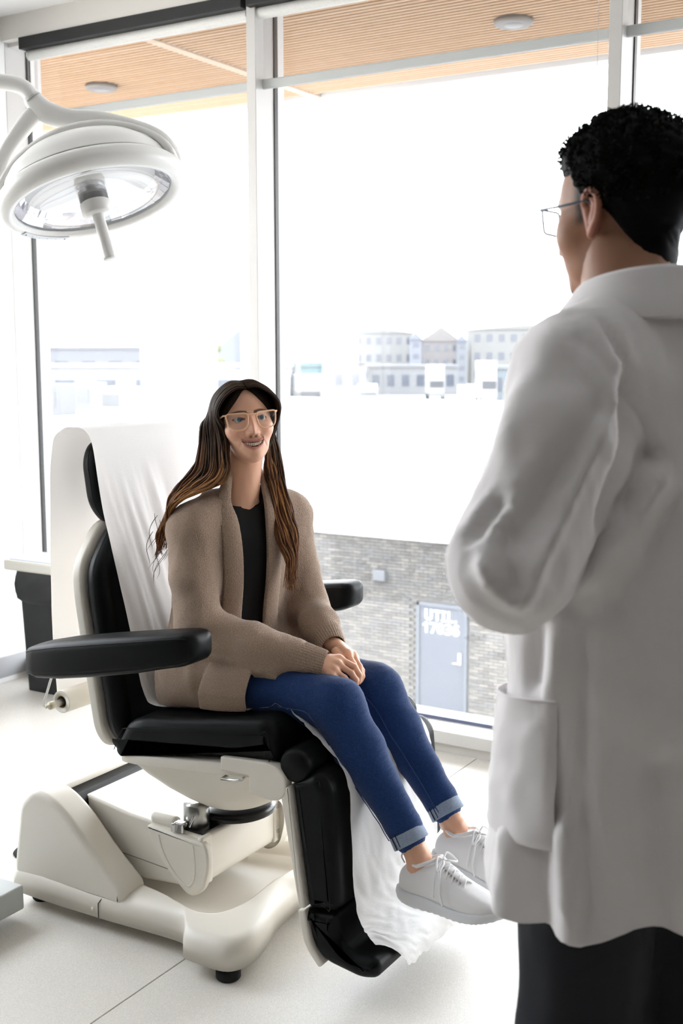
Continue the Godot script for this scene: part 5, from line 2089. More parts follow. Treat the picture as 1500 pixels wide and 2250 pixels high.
	denim.rim_tint = 0.7
	var jeans := part(t, "jeans", m, denim, "dark blue skinny jeans with turned-up cuffs")
	m = Msh.new()
	for q in [[hip_r, kn_r, an_r, Vector3(0.12, -0.2, 1.0), Vector3(-0.55, -0.5, 0.75)], [hip_l, kn_l, an_l, Vector3(0.1, 0.1, 1.0), Vector3(0.35, -0.2, 0.9)]]:
		var pts := []
		for i in range(6 if q[0] == hip_r else 12, 30):
			var w := i / 29.0
			var c: Vector3 = q[0].lerp(q[1], 0.45 + w * 2.0 * 0.5) if w < 0.5 else (q[1] + Vector3(-0.012, -0.008, 0)).lerp(q[2], (w - 0.5) * 2.0 * 0.82)
			var d: Vector3 = q[3].lerp(q[4], smoothstep(0.35, 0.6, w)).normalized()
			pts.append(f.skin(c, d) + d * 0.0016)
		m.tube(curve(pts, 2), 0.0012, 5)
	part(jeans, "seam", m, plain("denim_seam", Color(0.20, 0.29, 0.47), 0.9))
	for q in [[kn_r, an_r], [kn_l, an_l]]:
		var dir: Vector3 = (q[1] - q[0]).normalized()
		var c: Vector3 = q[0].lerp(q[1], 0.865)
		m = Msh.new()
		m.tube([c - dir * 0.015, c - dir * 0.0135, c + dir * 0.0135, c + dir * 0.015, c + dir * 0.0145, c], [0.0385, 0.0415, 0.0425, 0.0405, 0.037, 0.036], 36, false)
		var cuff := part(jeans, "cuff", m, grained(plain("denim_pale", Color.WHITE, 0.9), noise_tex(0.3, 95, Color(0.42, 0.48, 0.57), Color(0.66, 0.70, 0.76), 256, FastNoiseLite.TYPE_VALUE, 2), null, 14.0))
		m = Msh.new()
		var out := (Vector3(0, 0, 1) + Vector3(-0.25, 0, 0)).normalized()
		for e in [-0.004, 0.004]:
			m.tube([c - dir * 0.015 + out * 0.042 + Vector3(e, e, 0), c + dir * 0.015 + out * 0.043 + Vector3(e, e, 0)], 0.0012, 5)
		part(cuff, "cuff_seam", m, plain("denim_dark", Color(0.06, 0.09, 0.2), 0.9))

	# --- cardigan: body and sleeves in one, opened at the front
	f = Field.new(Vector3(-2.02, 0.53, -2.64), Vector3(-1.40, 1.17, -2.08), 0.0085)
	f.stack(W_LEVELS, W_TURN, 0.02)
	f.bone(sh_r + Vector3(0.004, -0.008, 0.0), sh_r.lerp(el_r, 0.5) + Vector3(-0.006, 0, 0), 0.055, 0.058, 0.045)
	f.bone(Vector3(-1.748, 1.085, -2.325), sh_r + Vector3(0, 0.004, 0), 0.042, 0.050, 0.04)
	f.bone(Vector3(-1.728, 1.085, -2.415), sh_l + Vector3(0, 0.004, 0), 0.042, 0.050, 0.04)
	f.bone(sh_r.lerp(el_r, 0.5) + Vector3(-0.006, 0, 0), el_r, 0.058, 0.055, 0.015)
	f.bone(el_r, el_r.lerp(wr_r, 0.45) + Vector3(0, -0.004, 0), 0.056, 0.052, 0.02)
	f.bone(el_r.lerp(wr_r, 0.45) + Vector3(0, -0.004, 0), el_r.lerp(wr_r, 0.80), 0.052, 0.041, 0.02)
	f.bone(sh_l + Vector3(0, -0.008, 0), el_l, 0.058, 0.054, 0.04)
	f.bone(el_l, el_l.lerp(wr_l, 0.55), 0.054, 0.047, 0.02)
	f.bone(el_l.lerp(wr_l, 0.55), el_l.lerp(wr_l, 0.82), 0.047, 0.04, 0.02)
	# skirt of the cardigan over hip and thigh
	f.bone(Vector3(-1.80, 0.665, -2.265), Vector3(-1.60, 0.660, -2.258), 0.096, 0.089, 0.03)
	f.bone(Vector3(-1.83, 0.665, -2.48), Vector3(-1.66, 0.655, -2.47), 0.095, 0.087, 0.03)
	m = Msh.new()
	f.into(m)
	nn = m.normals()
	var right := Vector3(cos(W_TURN), 0, sin(W_TURN))
	var fwd := Vector3(sin(W_TURN), 0, -cos(W_TURN))
	var keep := PackedByteArray()
	keep.resize(m.v.size())
	var folds := [
		[Vector3(-1.86, 0.99, -2.19), Vector3(-1.81, 0.86, -2.15), 0.012, 0.005],
		[Vector3(-1.775, 0.80, -2.13), Vector3(-1.66, 0.80, -2.165), 0.014, -0.005],
		[Vector3(-1.79, 0.77, -2.14), Vector3(-1.64, 0.755, -2.175), 0.012, 0.005],
		[Vector3(-1.775, 1.03, -2.19), Vector3(-1.735, 0.88, -2.245), 0.010, -0.009],
		[Vector3(-1.755, 1.03, -2.20), Vector3(-1.715, 0.86, -2.255), 0.010, 0.007],
		[Vector3(-1.80, 0.82, -2.22), Vector3(-1.82, 0.64, -2.17), 0.012, -0.010],
		[Vector3(-1.77, 0.80, -2.22), Vector3(-1.74, 0.63, -2.165), 0.016, 0.010],
		[Vector3(-1.88, 0.78, -2.25), Vector3(-1.88, 0.62, -2.20), 0.014, 0.009],
		[Vector3(-1.90, 0.70, -2.22), Vector3(-1.84, 0.63, -2.165), 0.010, -0.007]]
	for i in m.v.size():
		var p := m.v[i]
		var k := 0.004 * knit_noise(p) + 0.002 * soft.get_noise_3d(p.x * 24.0, p.y * 18.0, p.z * 24.0)
		for fo in folds:
			var ab: Vector3 = fo[1] - fo[0]
			var h := clampf((p - fo[0]).dot(ab) / ab.length_squared(), 0.0, 1.0)
			var d: float = (p - fo[0] - ab * h).length()
			if d < 0.05:
				k += fo[3] * bell(d, fo[2]) * sin(PI * clampf(h, 0.1, 0.9))
		p += nn[i] * k
		# sits on the paper
		p.y = maxf(p.y, 0.578 + (p.x + 1.9) * 0.125 + 0.006)
		m.v[i] = p
		# opening: between the two front edges
		var q := w_level(p.y)
		var rel: Vector3 = p - q[0]
		var l := rel.dot(right)
		var fo2 := rel.dot(fwd)
		var gap := 0.040
		if fo2 > 0.02 and fo2 < q[2] + 0.022 and l > -gap - 0.014 and l < gap + 0.012 and p.y > 0.60 and p.y < 1.12:
			keep[i] = 1
		if p.y > 1.07 and Vector2(p.x + 1.735, p.z + 2.37).length() < 0.060:
			keep[i] = 1
		if p.x > -1.585 - (p.y - 0.61) * 0.02 and p.z > -2.36 and p.y < 0.745 and (p - el_r.lerp(wr_r, clampf((p.x - el_r.x) / (wr_r.x - el_r.x), 0, 1))).length() > 0.074:
			keep[i] = 4
			m.v[i].x = -1.585 - (p.y - 0.61) * 0.02
		if p.x > -1.66 and p.z < -2.36 and p.y < 0.70:
			keep[i] = 4
			m.v[i].x = -1.66
	var tt2 := PackedInt32Array()
	for i in range(0, m.t.size(), 3):
		var cut := 0
		var snap := 0
		for k in 3:
			cut += 1 if keep[m.t[i + k]] == 1 else 0
			snap += 1 if keep[m.t[i + k]] == 4 else 0
		if cut < 2 and snap < 3:
			tt2.append(m.t[i])
			tt2.append(m.t[i + 1])
			tt2.append(m.t[i + 2])
	m.t = tt2
	var knit := plain("knit", Color.WHITE, 0.95, 0.0, 0.2)
	grained(knit, noise_tex(0.13, 101, Color(0.48, 0.395, 0.33), Color(0.79, 0.70, 0.625), 512, FastNoiseLite.TYPE_SIMPLEX_SMOOTH, 3), bump_tex(0.13, 101, 8.0, 512, FastNoiseLite.TYPE_SIMPLEX_SMOOTH, 3), 5.0, 0.8)
	knit.rim_enabled = true
	knit.rim = 0.5
	knit.rim_tint = 0.6
	var card := part(t, "cardigan", m, knit, "beige knitted open cardigan")
	# front bands round the neck, ribbed
	m = Msh.new()
	var nkr := [Vector3(-1.795, 1.128, -2.335), Vector3(-1.775, 1.148, -2.312), Vector3(-1.742, 1.150, -2.305)]
	var nkr2 := [Vector3(-1.792, 1.185, -2.345), Vector3(-1.765, 1.185, -2.325), Vector3(-1.727, 1.172, -2.322)]
	var ea := nkr.duplicate()
	var eb := nkr2.duplicate()
	for q in [[1.10, 0.076, 0.045, 0.004], [1.05, 0.078, 0.036, 0.006], [0.98, 0.074, 0.030, 0.007], [0.90, 0.070, 0.026, 0.007], [0.82, 0.068, 0.024, 0.008], [0.74, 0.068, 0.022, 0.010], [0.70, 0.066, 0.020, 0.012]]:
		ea.append(on_chest(q[0], q[1], 0.010))
		eb.append(on_chest(q[0], q[2], q[3] + 0.005))
	ribbed(m, eb, ea, 0.010, 0.0052, 0.0011)
	part(card, "front_band", m, knit)
	m = Msh.new()
	ea = [Vector3(-1.770, 1.130, -2.43), Vector3(-1.742, 1.150, -2.432), Vector3(-1.712, 1.150, -2.425)]
	eb = [Vector3(-1.775, 1.185, -2.41), Vector3(-1.745, 1.185, -2.412), Vector3(-1.712, 1.172, -2.41)]
	for q in [[1.10, -0.072, -0.040, 0.004], [1.05, -0.076, -0.038, 0.006], [0.98, -0.078, -0.036, 0.007], [0.90, -0.078, -0.036, 0.007], [0.82, -0.080, -0.036, 0.008], [0.74, -0.082, -0.036, 0.010], [0.715, -0.08, -0.036, 0.012]]:
		ea.append(on_chest(q[0], q[1], 0.010))
		eb.append(on_chest(q[0], q[2], q[3] + 0.005))
	ribbed(m, ea, eb, 0.010, 0.0052, 0.0011)
	part(card, "front_band", m, knit)
	m = Msh.new()
	ribbed(m, [Vector3(-1.742, 1.150, -2.305), Vector3(-1.785, 1.14, -2.325), Vector3(-1.80, 1.13, -2.375), Vector3(-1.775, 1.135, -2.425), Vector3(-1.735, 1.15, -2.435)], [Vector3(-1.735, 1.175, -2.318), Vector3(-1.775, 1.188, -2.335), Vector3(-1.788, 1.19, -2.375), Vector3(-1.768, 1.188, -2.41), Vector3(-1.732, 1.175, -2.42)], 0.008, 0.0052, 0.001)
	part(card, "collar_band", m, knit)
	# ribbed skirt panel at the near hip and ribbed sleeve ends
	m = Msh.new()
	ribbed(m, [Vector3(-1.715, 0.612, -2.168), Vector3(-1.705, 0.66, -2.150), Vector3(-1.70, 0.71, -2.175), Vector3(-1.695, 0.75, -2.235)], [Vector3(-1.582, 0.626, -2.168), Vector3(-1.580, 0.665, -2.162), Vector3(-1.580, 0.71, -2.185), Vector3(-1.585, 0.742, -2.235)], 0.007, 0.0056, 0.0009)
	part(card, "front_band", m, knit)
	for q in [[el_r, wr_r, 0.77, 1.055, 0.0405, 0.0335], [el_l, wr_l, 0.80, 1.08, 0.040, 0.032]]:
		m = Msh.new()
		var rr := []
		for j in 16:
			var w := j / 15.0
			var c: Vector3 = q[0].lerp(q[1], lerpf(q[2], q[3], w)) + Vector3(0, -0.002 * w, 0)
			var dir: Vector3 = (q[1] - q[0]).normalized()
			var s1 := dir.cross(Vector3.UP).normalized()
			var s2 := s1.cross(dir)
			var ring := PackedVector3Array()
			var r := lerpf(q[4], q[5], w) * (1.0 if w < 0.97 else 0.93)
			for i in 132:
				var a := TAU * i / 132
				ring.append(c + (s1 * cos(a) + s2 * sin(a)) * (r + 0.0010 * sin(a * 33.0)))
			rr.append(ring)
		m.rows(rr, true, false)
		part(card, "sleeve_cuff", m, knit)

	# --- shoes
	build_shoe(t, Transform3D(shoe_basis(Vector3(0.27, 0.020, 0.042)), Vector3(-1.206, 0.226, -2.248)))
	build_shoe(t, Transform3D(shoe_basis(Vector3(0.262, -0.012, 0.055)), Vector3(-1.212, 0.240, -2.432)))

	# --- spectacles
	var g := thing("eyeglasses", "peach framed eyeglasses worn by the seated woman", "eyeglasses", hx * Vector3(0, 0, 0.09))
	var peach := plain("peach_frame", Color(0.93, 0.74, 0.60), 0.3)
	m = Msh.new()
	for s in [-1.0, 1.0]:
		var loop := []
		for p in round_poly([Vector2(6.5, 17.0), Vector2(66.0, 20.0), Vector2(60.0, -26.0), Vector2(13.0, -27.0)], [14.0, 9.0, 24.0, 20.0], 7):
			loop.append(hx * (Vector3(s * (p.x + 3.0), p.y - 4.0, 106.0 - 0.0042 * p.x * p.x) * 0.001))
		loop.append(loop[0])
		loop.append(loop[1])
		m.tube(loop, 0.0019, 8, false, [], Vector2(1.0, 1.15))
		m.tube([hx * (Vector3(s * 66.0, 13.0, 88.0) * 0.001), hx * (Vector3(s * 74.0, 14.0, 80.0) * 0.001), hx * (Vector3(s * 78.0, 11.0, 40.0) * 0.001), hx * (Vector3(s * 76.0, 4.0, -15.0) * 0.001)], 0.0021, 8)
	m.tube([hx * (Vector3(-12.0, 9.0, 106.0) * 0.001), hx * (Vector3(0, 8.5, 107.5) * 0.001), hx * (Vector3(12.0, 9.0, 106.0) * 0.001)], 0.0022, 8)
	part(g, "frame", m, peach)
	for s in [-1.0, 1.0]:
		m = Msh.new()
		var pl := PackedVector2Array()
		for p in round_poly([Vector2(6.5, 17.0), Vector2(66.0, 20.0), Vector2(60.0, -26.0), Vector2(13.0, -27.0)], [14.0, 9.0, 24.0, 20.0], 7):
			pl.append(p)
		var st := m.v.size()
		var c0 := m.add(hx * (Vector3(s * 39.0, -8.0, 107.0 - 0.0042 * 36.0 * 36.0) * 0.001))
		for p in pl:
			m.add(hx * (Vector3(s * (p.x + 3.0), p.y - 4.0, 106.0 - 0.0042 * p.x * p.x) * 0.001))
		for i in pl.size():
			m.tri(c0, c0 + 1 + i, c0 + 1 + (i + 1) % pl.size())
		part(g, "lens", m, mats["glass"])


func shoe_basis(dir: Vector3) -> Basis:
	var x := dir.normalized()
	var z := x.cross(Vector3.UP).normalized()
	return Basis(x, z.cross(x), z)


func build_shoe(t: Node3D, xf: Transform3D) -> void:
	# x from heel to toe, y up, z to the outer side; metres
	var white := plain("shoe_knit", Color(0.93, 0.925, 0.925), 0.85)
	grained(white, null, bump_tex(0.5, 55, 6.0, 256, FastNoiseLite.TYPE_CELLULAR, 1), 22.0, 0.5)
	var solem := plain("shoe_sole", Color(0.86, 0.865, 0.875), 0.6)
	var m := Msh.new()
	# stations: x, half width, bottom, top, shape
	var st := [[0.004, 0.012, 0.030, 0.052], [0.012, 0.026, 0.027, 0.078], [0.03, 0.033, 0.026, 0.096], [0.055, 0.035, 0.025, 0.100], [0.085, 0.035, 0.024, 0.102], [0.11, 0.036, 0.022, 0.108], [0.13, 0.038, 0.021, 0.100], [0.155, 0.041, 0.020, 0.084], [0.185, 0.043, 0.020, 0.070], [0.215, 0.042, 0.021, 0.060], [0.24, 0.036, 0.022, 0.052], [0.258, 0.024, 0.024, 0.043], [0.267, 0.010, 0.027, 0.034]]
	var rows := []
	for q in st:
		var ring := PackedVector3Array()
		for i in 28:
			var a := TAU * i / 28
			var cz := cos(a)
			var sy := sin(a)
			var h: float = (q[3] - q[2])
			var y: float = q[2] + h * (0.30 + (0.70 * pow(maxf(sy, 0.0), 0.85) if sy > 0.0 else -0.30 * pow(-sy, 0.5)))
			var wide: float = q[1] * signf(cz) * pow(absf(cz), 0.7)
			ring.append(xf * Vector3(q[0], y, wide))
		rows.append(ring)
	m.rows(rows, true, true)
	var sh := part(t, "shoe", m, white, "white knitted sneaker")
	# sole with a ridged tread
	m = Msh.new()
	var outl := []
	for q in [[-0.004, 0.0], [-0.002, 0.016], [0.008, 0.029], [0.03, 0.036], [0.07, 0.037], [0.11, 0.037], [0.15, 0.042], [0.19, 0.046], [0.225, 0.043], [0.25, 0.032], [0.266, 0.016], [0.272, 0.0]]:
		outl.append(Vector2(q[0], q[1]))
	var side := curve(outl, 6)
	var loop := []
	for p in side:
		loop.append(p)
	for i in range(side.size() - 2, 0, -1):
		loop.append(Vector2(side[i].x, -side[i].y))
	rows = []
	for lv in [[0.0, 0.90], [0.003, 0.97], [0.008, 1.0], [0.020, 1.02], [0.030, 1.0], [0.033, 0.95]]:
		var ring := PackedVector3Array()
		for i in loop.size():
			var p: Vector2 = loop[i]
			var rock := 0.012 * pow(clampf((p.x - 0.17) / 0.10, 0.0, 1.0), 2.0) + 0.007 * pow(clampf((0.05 - p.x) / 0.05, 0.0, 1.0), 2.0)
			var tread := 0.0022 * (0.5 + 0.5 * sin(p.x * 620.0)) if lv[0] < 0.005 else 0.0
			var top: float = lv[0] * lerpf(1.0, 0.72, smoothstep(0.05, 0.2, p.x))
			ring.append(xf * Vector3(0.134 + (p.x - 0.134) * lv[1], top + rock + tread, p.y * lv[1]))
		rows.append(ring)
	m.rows(rows, true, true)
	part(sh, "sole", m, solem)
	# sock-like collar, heel loop, tongue, laces
	m = Msh.new()
	var cl := []
	for i in 33:
		var a := TAU * i / 32
		cl.append(xf * Vector3(0.068 + 0.040 * cos(a), 0.099 + 0.012 * maxf(0.0, cos(a)) + 0.004 * absf(cos(a)), 0.031 * sin(a)))
	m.tube(cl, 0.0042, 8, false)
	part(sh, "collar", m, white)
	m = Msh.new()
	m.tube(curve([xf * Vector3(0.024, 0.098, 0), xf * Vector3(0.010, 0.108, 0), xf * Vector3(0.004, 0.098, 0), xf * Vector3(0.012, 0.085, 0)], 5), 0.0022, 6)
	part(sh, "heel_loop", m, white)
	m = Msh.new()
	m.tube(curve([xf * Vector3(0.108, 0.119, 0), xf * Vector3(0.122, 0.108, 0), xf * Vector3(0.145, 0.093, 0), xf * Vector3(0.175, 0.077, 0)], 4), 0.014, 12, true, [], Vector2(1.0, 0.35), xf.basis.y)
	part(sh, "tongue", m, white)
	m = Msh.new()
	var lace := plain("lace_white", Color(0.95, 0.95, 0.95), 0.9)
	for k in 4:
		var x := 0.130 + k * 0.014
		var y := 0.1055 - k * 0.0085
		for s in [-1.0, 1.0]:
			m.tube(curve([xf * Vector3(x, y - 0.016, s * 0.025), xf * Vector3(x + 0.006, y, 0.0), xf * Vector3(x + 0.013, y - 0.022, -s * 0.026)], 4), 0.0022, 6)
	# bow and hanging ends
	var kx := Vector3(0.122, 0.116, 0.004)
	m.tube(curve([xf * kx, xf * (kx + Vector3(0.0, 0.012, 0.02)), xf * (kx + Vector3(0.01, -0.012, 0.038)), xf * (kx + Vector3(0.012, -0.004, 0.016)), xf * kx], 6), 0.0023, 6)
	m.tube(curve([xf * kx, xf * (kx + Vector3(-0.002, 0.010, -0.02)), xf * (kx + Vector3(0.012, -0.012, -0.036)), xf * (kx + Vector3(0.012, -0.004, -0.012)), xf * kx], 6), 0.0023, 6)
	m.tube(curve([xf * kx, xf * (kx + Vector3(0.01, -0.01, 0.026)), xf * (kx + Vector3(0.018, -0.05, 0.044)), xf * (kx + Vector3(0.026, -0.082, 0.047))], 6), 0.0026, 6)
	m.tube(curve([xf * kx, xf * (kx + Vector3(0.0, -0.012, 0.028)), xf * (kx + Vector3(0.002, -0.045, 0.042)), xf * (kx + Vector3(0.0, -0.07, 0.044))], 6), 0.0024, 6)
	m.ball(xf * kx, Vector3.ONE * 0.006, 10, 8)
	part(sh, "laces", m, lace)


# ------------------------------------------------------------------ the man in the lab coat
const SKIN_M := Color(0.36, 0.185, 0.115)
const M_TURN := deg_to_rad(130.0)      # yaw of his left-right axis; he faces the woman
const M_LEVELS := [
	[Vector3(-0.472, 0.66, -1.608), 0.240, 0.180],
	[Vector3(-0.472, 0.85, -1.608), 0.222, 0.166],
	[Vector3(-0.472, 1.00, -1.608), 0.206, 0.156],
	[Vector3(-0.480, 1.15, -1.615), 0.212, 0.150],
	[Vector3(-0.4885, 1.30, -1.6215), 0.216, 0.138],
	[Vector3(-0.494, 1.40, -1.626), 0.196, 0.118],
	[Vector3(-0.498, 1.47, -1.629), 0.146, 0.085],
	[Vector3(-0.501, 1.53, -1.632), 0.080, 0.070]]

const MAN_PRIMS := [
	[Vector3(0, 26, -12), Vector3(76, 84, 97), 10.0],
	[Vector3(0, -24, 24), Vector3(67, 76, 60), 24.0],
	[Vector3(0, -72, 24), Vector3(60, 48, 54), 24.0],
	[Vector3(0, -102, 62), Vector3(23, 20, 22), 22.0],
	[Vector3(44, -32, 44), Vector3(28, 28, 26), 18.0],
	[Vector3(-44, -32, 44), Vector3(28, 28, 26), 18.0],
	[Vector3(0, -70, -20), Vector3(60, 70, 58), 24.0]]


func man_face(p: Vector3) -> Array:
	var c := SKIN_M
	var x := p.x
	var y := p.y
	var ax := absf(x)
	var q := p
	if p.z > 15.0:
		q.z += 5.0 * bell(ax - 26.0, 22.0) * bell(y - 17.0, 8.0)
		q.z -= 9.0 * bell(ax - 32.0, 16.0) * bell(y - 0.0, 10.0)
		var na := 0.0
		if y > -60.0 and y < 18.0:
			na = lerpf(2.0, 25.0, smoothstep(14.0, -40.0, y)) * smoothstep(-58.0, -48.0, y)
		q.z += na * bell(x, lerpf(8.0, 13.0, smoothstep(0.0, -40.0, y)))
		q.z += 9.0 * bell(ax - 15.0, 6.5) * bell(y + 45.0, 7.0)
		var up := -70.0 + 0.004 * x * x
		q.z += 5.0 * bell(y - up - 4.0, 4.0) * bell(x, 22.0) + 6.0 * bell(y - up + 6.0, 5.0) * bell(x, 20.0)
		q.z -= 4.0 * bell(y - up + 0.5, 1.6) * bell(x, 22.0)
		c = c.lerp(Color(0.22, 0.075, 0.06), 0.7 * bell(y - up + 1.0, 8.0) * smoothstep(28.0, 20.0, ax))
		var bx := ax - 30.0
		if absf(bx) < 24.0:
			c = c.lerp(Color(0.008, 0.008, 0.009), 0.9 * smoothstep(5.0, 3.0, absf(y - 20.0 + 0.006 * bx * bx)))
		if ((ax - 31.0) / 15.0) * ((ax - 31.0) / 15.0) + (y / 5.0) * (y / 5.0) < 1.0:
			q.z -= 8.0
			c = Color(0.1, 0.04, 0.03)
		# chin beard
		c = c.lerp(Color(0.012, 0.012, 0.013), 0.85 * smoothstep(-84.0, -92.0, y) * smoothstep(30.0, 20.0, ax))
	# sideburns and shaven shade
	c = c.lerp(Color(0.01, 0.011, 0.012), 0.92 * bell(p.z - 14.0, 10.0) * smoothstep(-30.0, -14.0, y) * smoothstep(40.0, 55.0, ax))
	c = c * (1.0 + 0.06 * fine.get_noise_3d(x * 0.08, y * 0.08, p.z * 0.08))
	c.a = 1.0
	return [q, c]


func build_man() -> void:
	var t := thing("person", "man in a white lab coat and glasses standing with his back turned", "person", Vector3(-0.472, 0.0, -1.608))
	var skin: StandardMaterial3D = mats["skin"]
	var left := Vector3(cos(M_TURN), 0, sin(M_TURN))
	var fwd := Vector3(-sin(M_TURN), 0, cos(M_TURN))
	var c0 := Vector3(-0.472, 0, -1.608)
	var sh_l := Vector3(-0.546, 1.421, -1.494)
	var up_l := Vector3(-0.537, 1.330, -1.426)
	var el_l := Vector3(-0.575, 1.191, -1.352)
	var wr_l := Vector3(-0.67, 1.18, -1.60)
	var sh_r := c0 + Vector3(-0.02, 1.42, -0.015) - left * 0.16
	var el_r := c0 + Vector3(0, 1.17, 0) - left * 0.25 + fwd * 0.02
	var wr_r := c0 + Vector3(0, 1.16, 0) - left * 0.05 + fwd * 0.24
	var m := Msh.new()
	m.tint = SKIN_M

	# --- body under the clothes
	var f := Field.new(Vector3(-0.95, 0.0, -1.98), Vector3(-0.05, 1.72, -1.25), 0.016)
	f.bone(c0 + Vector3(0, 0.95, 0), c0 + Vector3(-0.015, 1.33, -0.015) + fwd * 0.01, 0.09, 0.07, 0.02)
	f.bone(sh_l, sh_r, 0.022, 0.022, 0.015)
	f.bone(Vector3(-0.505, 1.44, -1.635), Vector3(-0.545, 1.59, -1.672), 0.066, 0.066, 0.05)
	f.bone(sh_l, el_l, 0.04, 0.036, 0.02)
	f.bone(el_l, wr_l, 0.04, 0.028, 0.03)
	f.bone(sh_r, el_r, 0.04, 0.036, 0.02)
	f.bone(el_r, wr_r, 0.04, 0.028, 0.03)
	for s in [-1.0, 1.0]:
		var hip: Vector3 = c0 + Vector3(0, 0.92, 0) + left * 0.09 * s
		f.bone(hip, hip + Vector3(0, -0.44, 0) + fwd * 0.01, 0.085, 0.055, 0.03)
		f.bone(hip + Vector3(0, -0.44, 0) + fwd * 0.01, hip + Vector3(0, -0.84, 0), 0.052, 0.035, 0.03)
		f.bone(hip + Vector3(0, -0.87, 0) - fwd * 0.03, hip + Vector3(0, -0.88, 0) + fwd * 0.14, 0.035, 0.028, 0.02)
	f.into(m)
	# hands held together in front of him
	var hf := Field.new(Vector3(-0.80, 1.08, -1.85), Vector3(-0.56, 1.26, -1.56), 0.004)
	for q in [[wr_l, -left * 0.9 + fwd * 0.35], [wr_r, left * 0.4 + fwd * 0.75]]:
		var d: Vector3 = q[1].normalized()
		var sd := d.cross(Vector3.UP).normalized()
		for i in 4:
			var k0: Vector3 = q[0] + d * 0.085 + sd * (i - 1.5) * 0.019
			hf.bone(q[0] + sd * (i - 1.5) * 0.008, k0, 0.02, 0.0125, 0.012)
			hf.bone(k0, k0 + d * 0.04 + Vector3(0, -0.01, 0), 0.0098, 0.009, 0.003)
			hf.bone(k0 + d * 0.04 + Vector3(0, -0.01, 0), k0 + d * 0.055 + Vector3(0, -0.038, 0), 0.009, 0.008, 0.003)
		hf.bone(q[0] + sd * 0.02, q[0] + d * 0.05 + sd * 0.05 + Vector3(0, -0.01, 0), 0.014, 0.0105, 0.006)
		hf.bone(q[0] + d * 0.05 + sd * 0.05 + Vector3(0, -0.01, 0), q[0] + d * 0.08 + sd * 0.05 + Vector3(0, -0.02, 0), 0.0105, 0.009, 0.004)
	hf.into(m)
	# head, turned to the woman and a little down
	var hb := Basis(Vector3.UP, deg_to_rad(253.0)) * Basis(Vector3.RIGHT, deg_to_rad(5.0))
	var hx := Transform3D(hb, Vector3(-0.558, 1.655, -1.681))
	var local := head_skin(m, hx, MAN_PRIMS, man_face, 110, 92)
	# ears
	for s in [-1.0, 1.0]:
		var ef := Field.new(Vector3(-16, -48, -40), Vector3(22, 32, 18), 2.0)
		var hel := curve([Vector3(0, -6, 6), Vector3(4, 8, 8), Vector3(8, 20, 2), Vector3(12, 24, -9), Vector3(14, 16, -20), Vector3(13, 0, -22), Vector3(9, -16, -15), Vector3(5, -28, -6), Vector3(2, -34, 0)], 4)
		for i in hel.size() - 1:
			ef.bone(hel[i], hel[i + 1], 3.6 if i < 26 else 5.0, 3.6 if i < 26 else 5.0, 2.0)
		ef.bone(Vector3(1, 14, -6), Vector3(5, 4, -14), 5.0, 4.5, 4.0)
		ef.bone(Vector3(5, 4, -14), Vector3(2, -18, -6), 4.5, 5.0, 4.0)
		ef.bone(Vector3(0, -2, 4), Vector3(-2, -26, 0), 5.0, 6.0, 5.0)
		ef.bone(Vector3(-6, 6, -4), Vector3(-6, -16, -4), 8.0, 8.0, 4.0)
		var e := Msh.new()
		e.tint = Color(0.40, 0.175, 0.115)
		ef.into(e)
		for i in e.v.size():
			var p := e.v[i]
			e.v[i] = hx * (Vector3(s * (75.0 + p.x), -6.0 + p.y, -6.0 + p.z) * 0.001)
		if s > 0.0:
			e.outward(0)
		m.join(e)
	m.outward(0)
	var body := part(t, "body", m, skin)
	for s in [-1.0, 1.0]:
		m = Msh.new()
		m.ball(hx * (Vector3(31.0 * s, 0, 66.0) * 0.001), Vector3.ONE * 0.0122, 16, 10)
		part(body, "eye", m, plain("eye_white", Color(0.85, 0.83, 0.81), 0.1))

	# --- hair: thick cap and many small curls
	var black := plain("hair_black", Color(0.034, 0.034, 0.038), 0.62, 0.0, 0.2)
	m = Msh.new()
	var ids := []
	var roots := []
	for j in local.size():
		var lr: PackedVector3Array = local[j]
		var il := []
		for i in lr.size():
			var p := lr[i]
			var lim := -108.0
			var tab := [Vector2(-100, -110), Vector2(-78, -106), Vector2(-26, -10), Vector2(2, 8), Vector2(14, 22), Vector2(24, 52), Vector2(110, 56)]
			for k in tab.size() - 1:
				if p.z >= tab[k].x and p.z < tab[k + 1].x:
					lim = lerpf(tab[k].y, tab[k + 1].y, (p.z - tab[k].x) / (tab[k + 1].x - tab[k].x))
			var over := p.y - lim
			var side := over < -14.0
			var thick := 6.0 + 15.0 * smoothstep(-40.0, 70.0, p.y) + 5.0 * smoothstep(10.0, -60.0, p.z) * smoothstep(-90.0, -20.0, p.y)
			thick *= 1.0 - 0.45 * smoothstep(20.0, 70.0, p.z)
			thick *= 0.86 + 0.30 * fine.get_noise_3d(p.x * 0.075, p.y * 0.075, p.z * 0.075)
			thick = lerpf(-4.0, thick, smoothstep(-8.0, 16.0, over))
			var q := p + Vector3(p.x, p.y - 10.0, p.z + 5.0).normalized() * thick
			il.append(-1 if side else m.add(hx * (q * 0.001)))
			if over > 12.0 and p.y > 0.0:
				roots.append(q)
		ids.append(il)
	for j in local.size() - 1:
		for i in ids[j].size():
			var i2: int = (i + 1) % ids[j].size()
			var a: int = ids[j][i]
			var b: int = ids[j][i2]
			var c: int = ids[j + 1][i2]
			var d: int = ids[j + 1][i]
			if a >= 0 and b >= 0 and c >= 0 and d >= 0:
				m.tri(a, b, c)
				m.tri(a, c, d)
	m.outward(0)
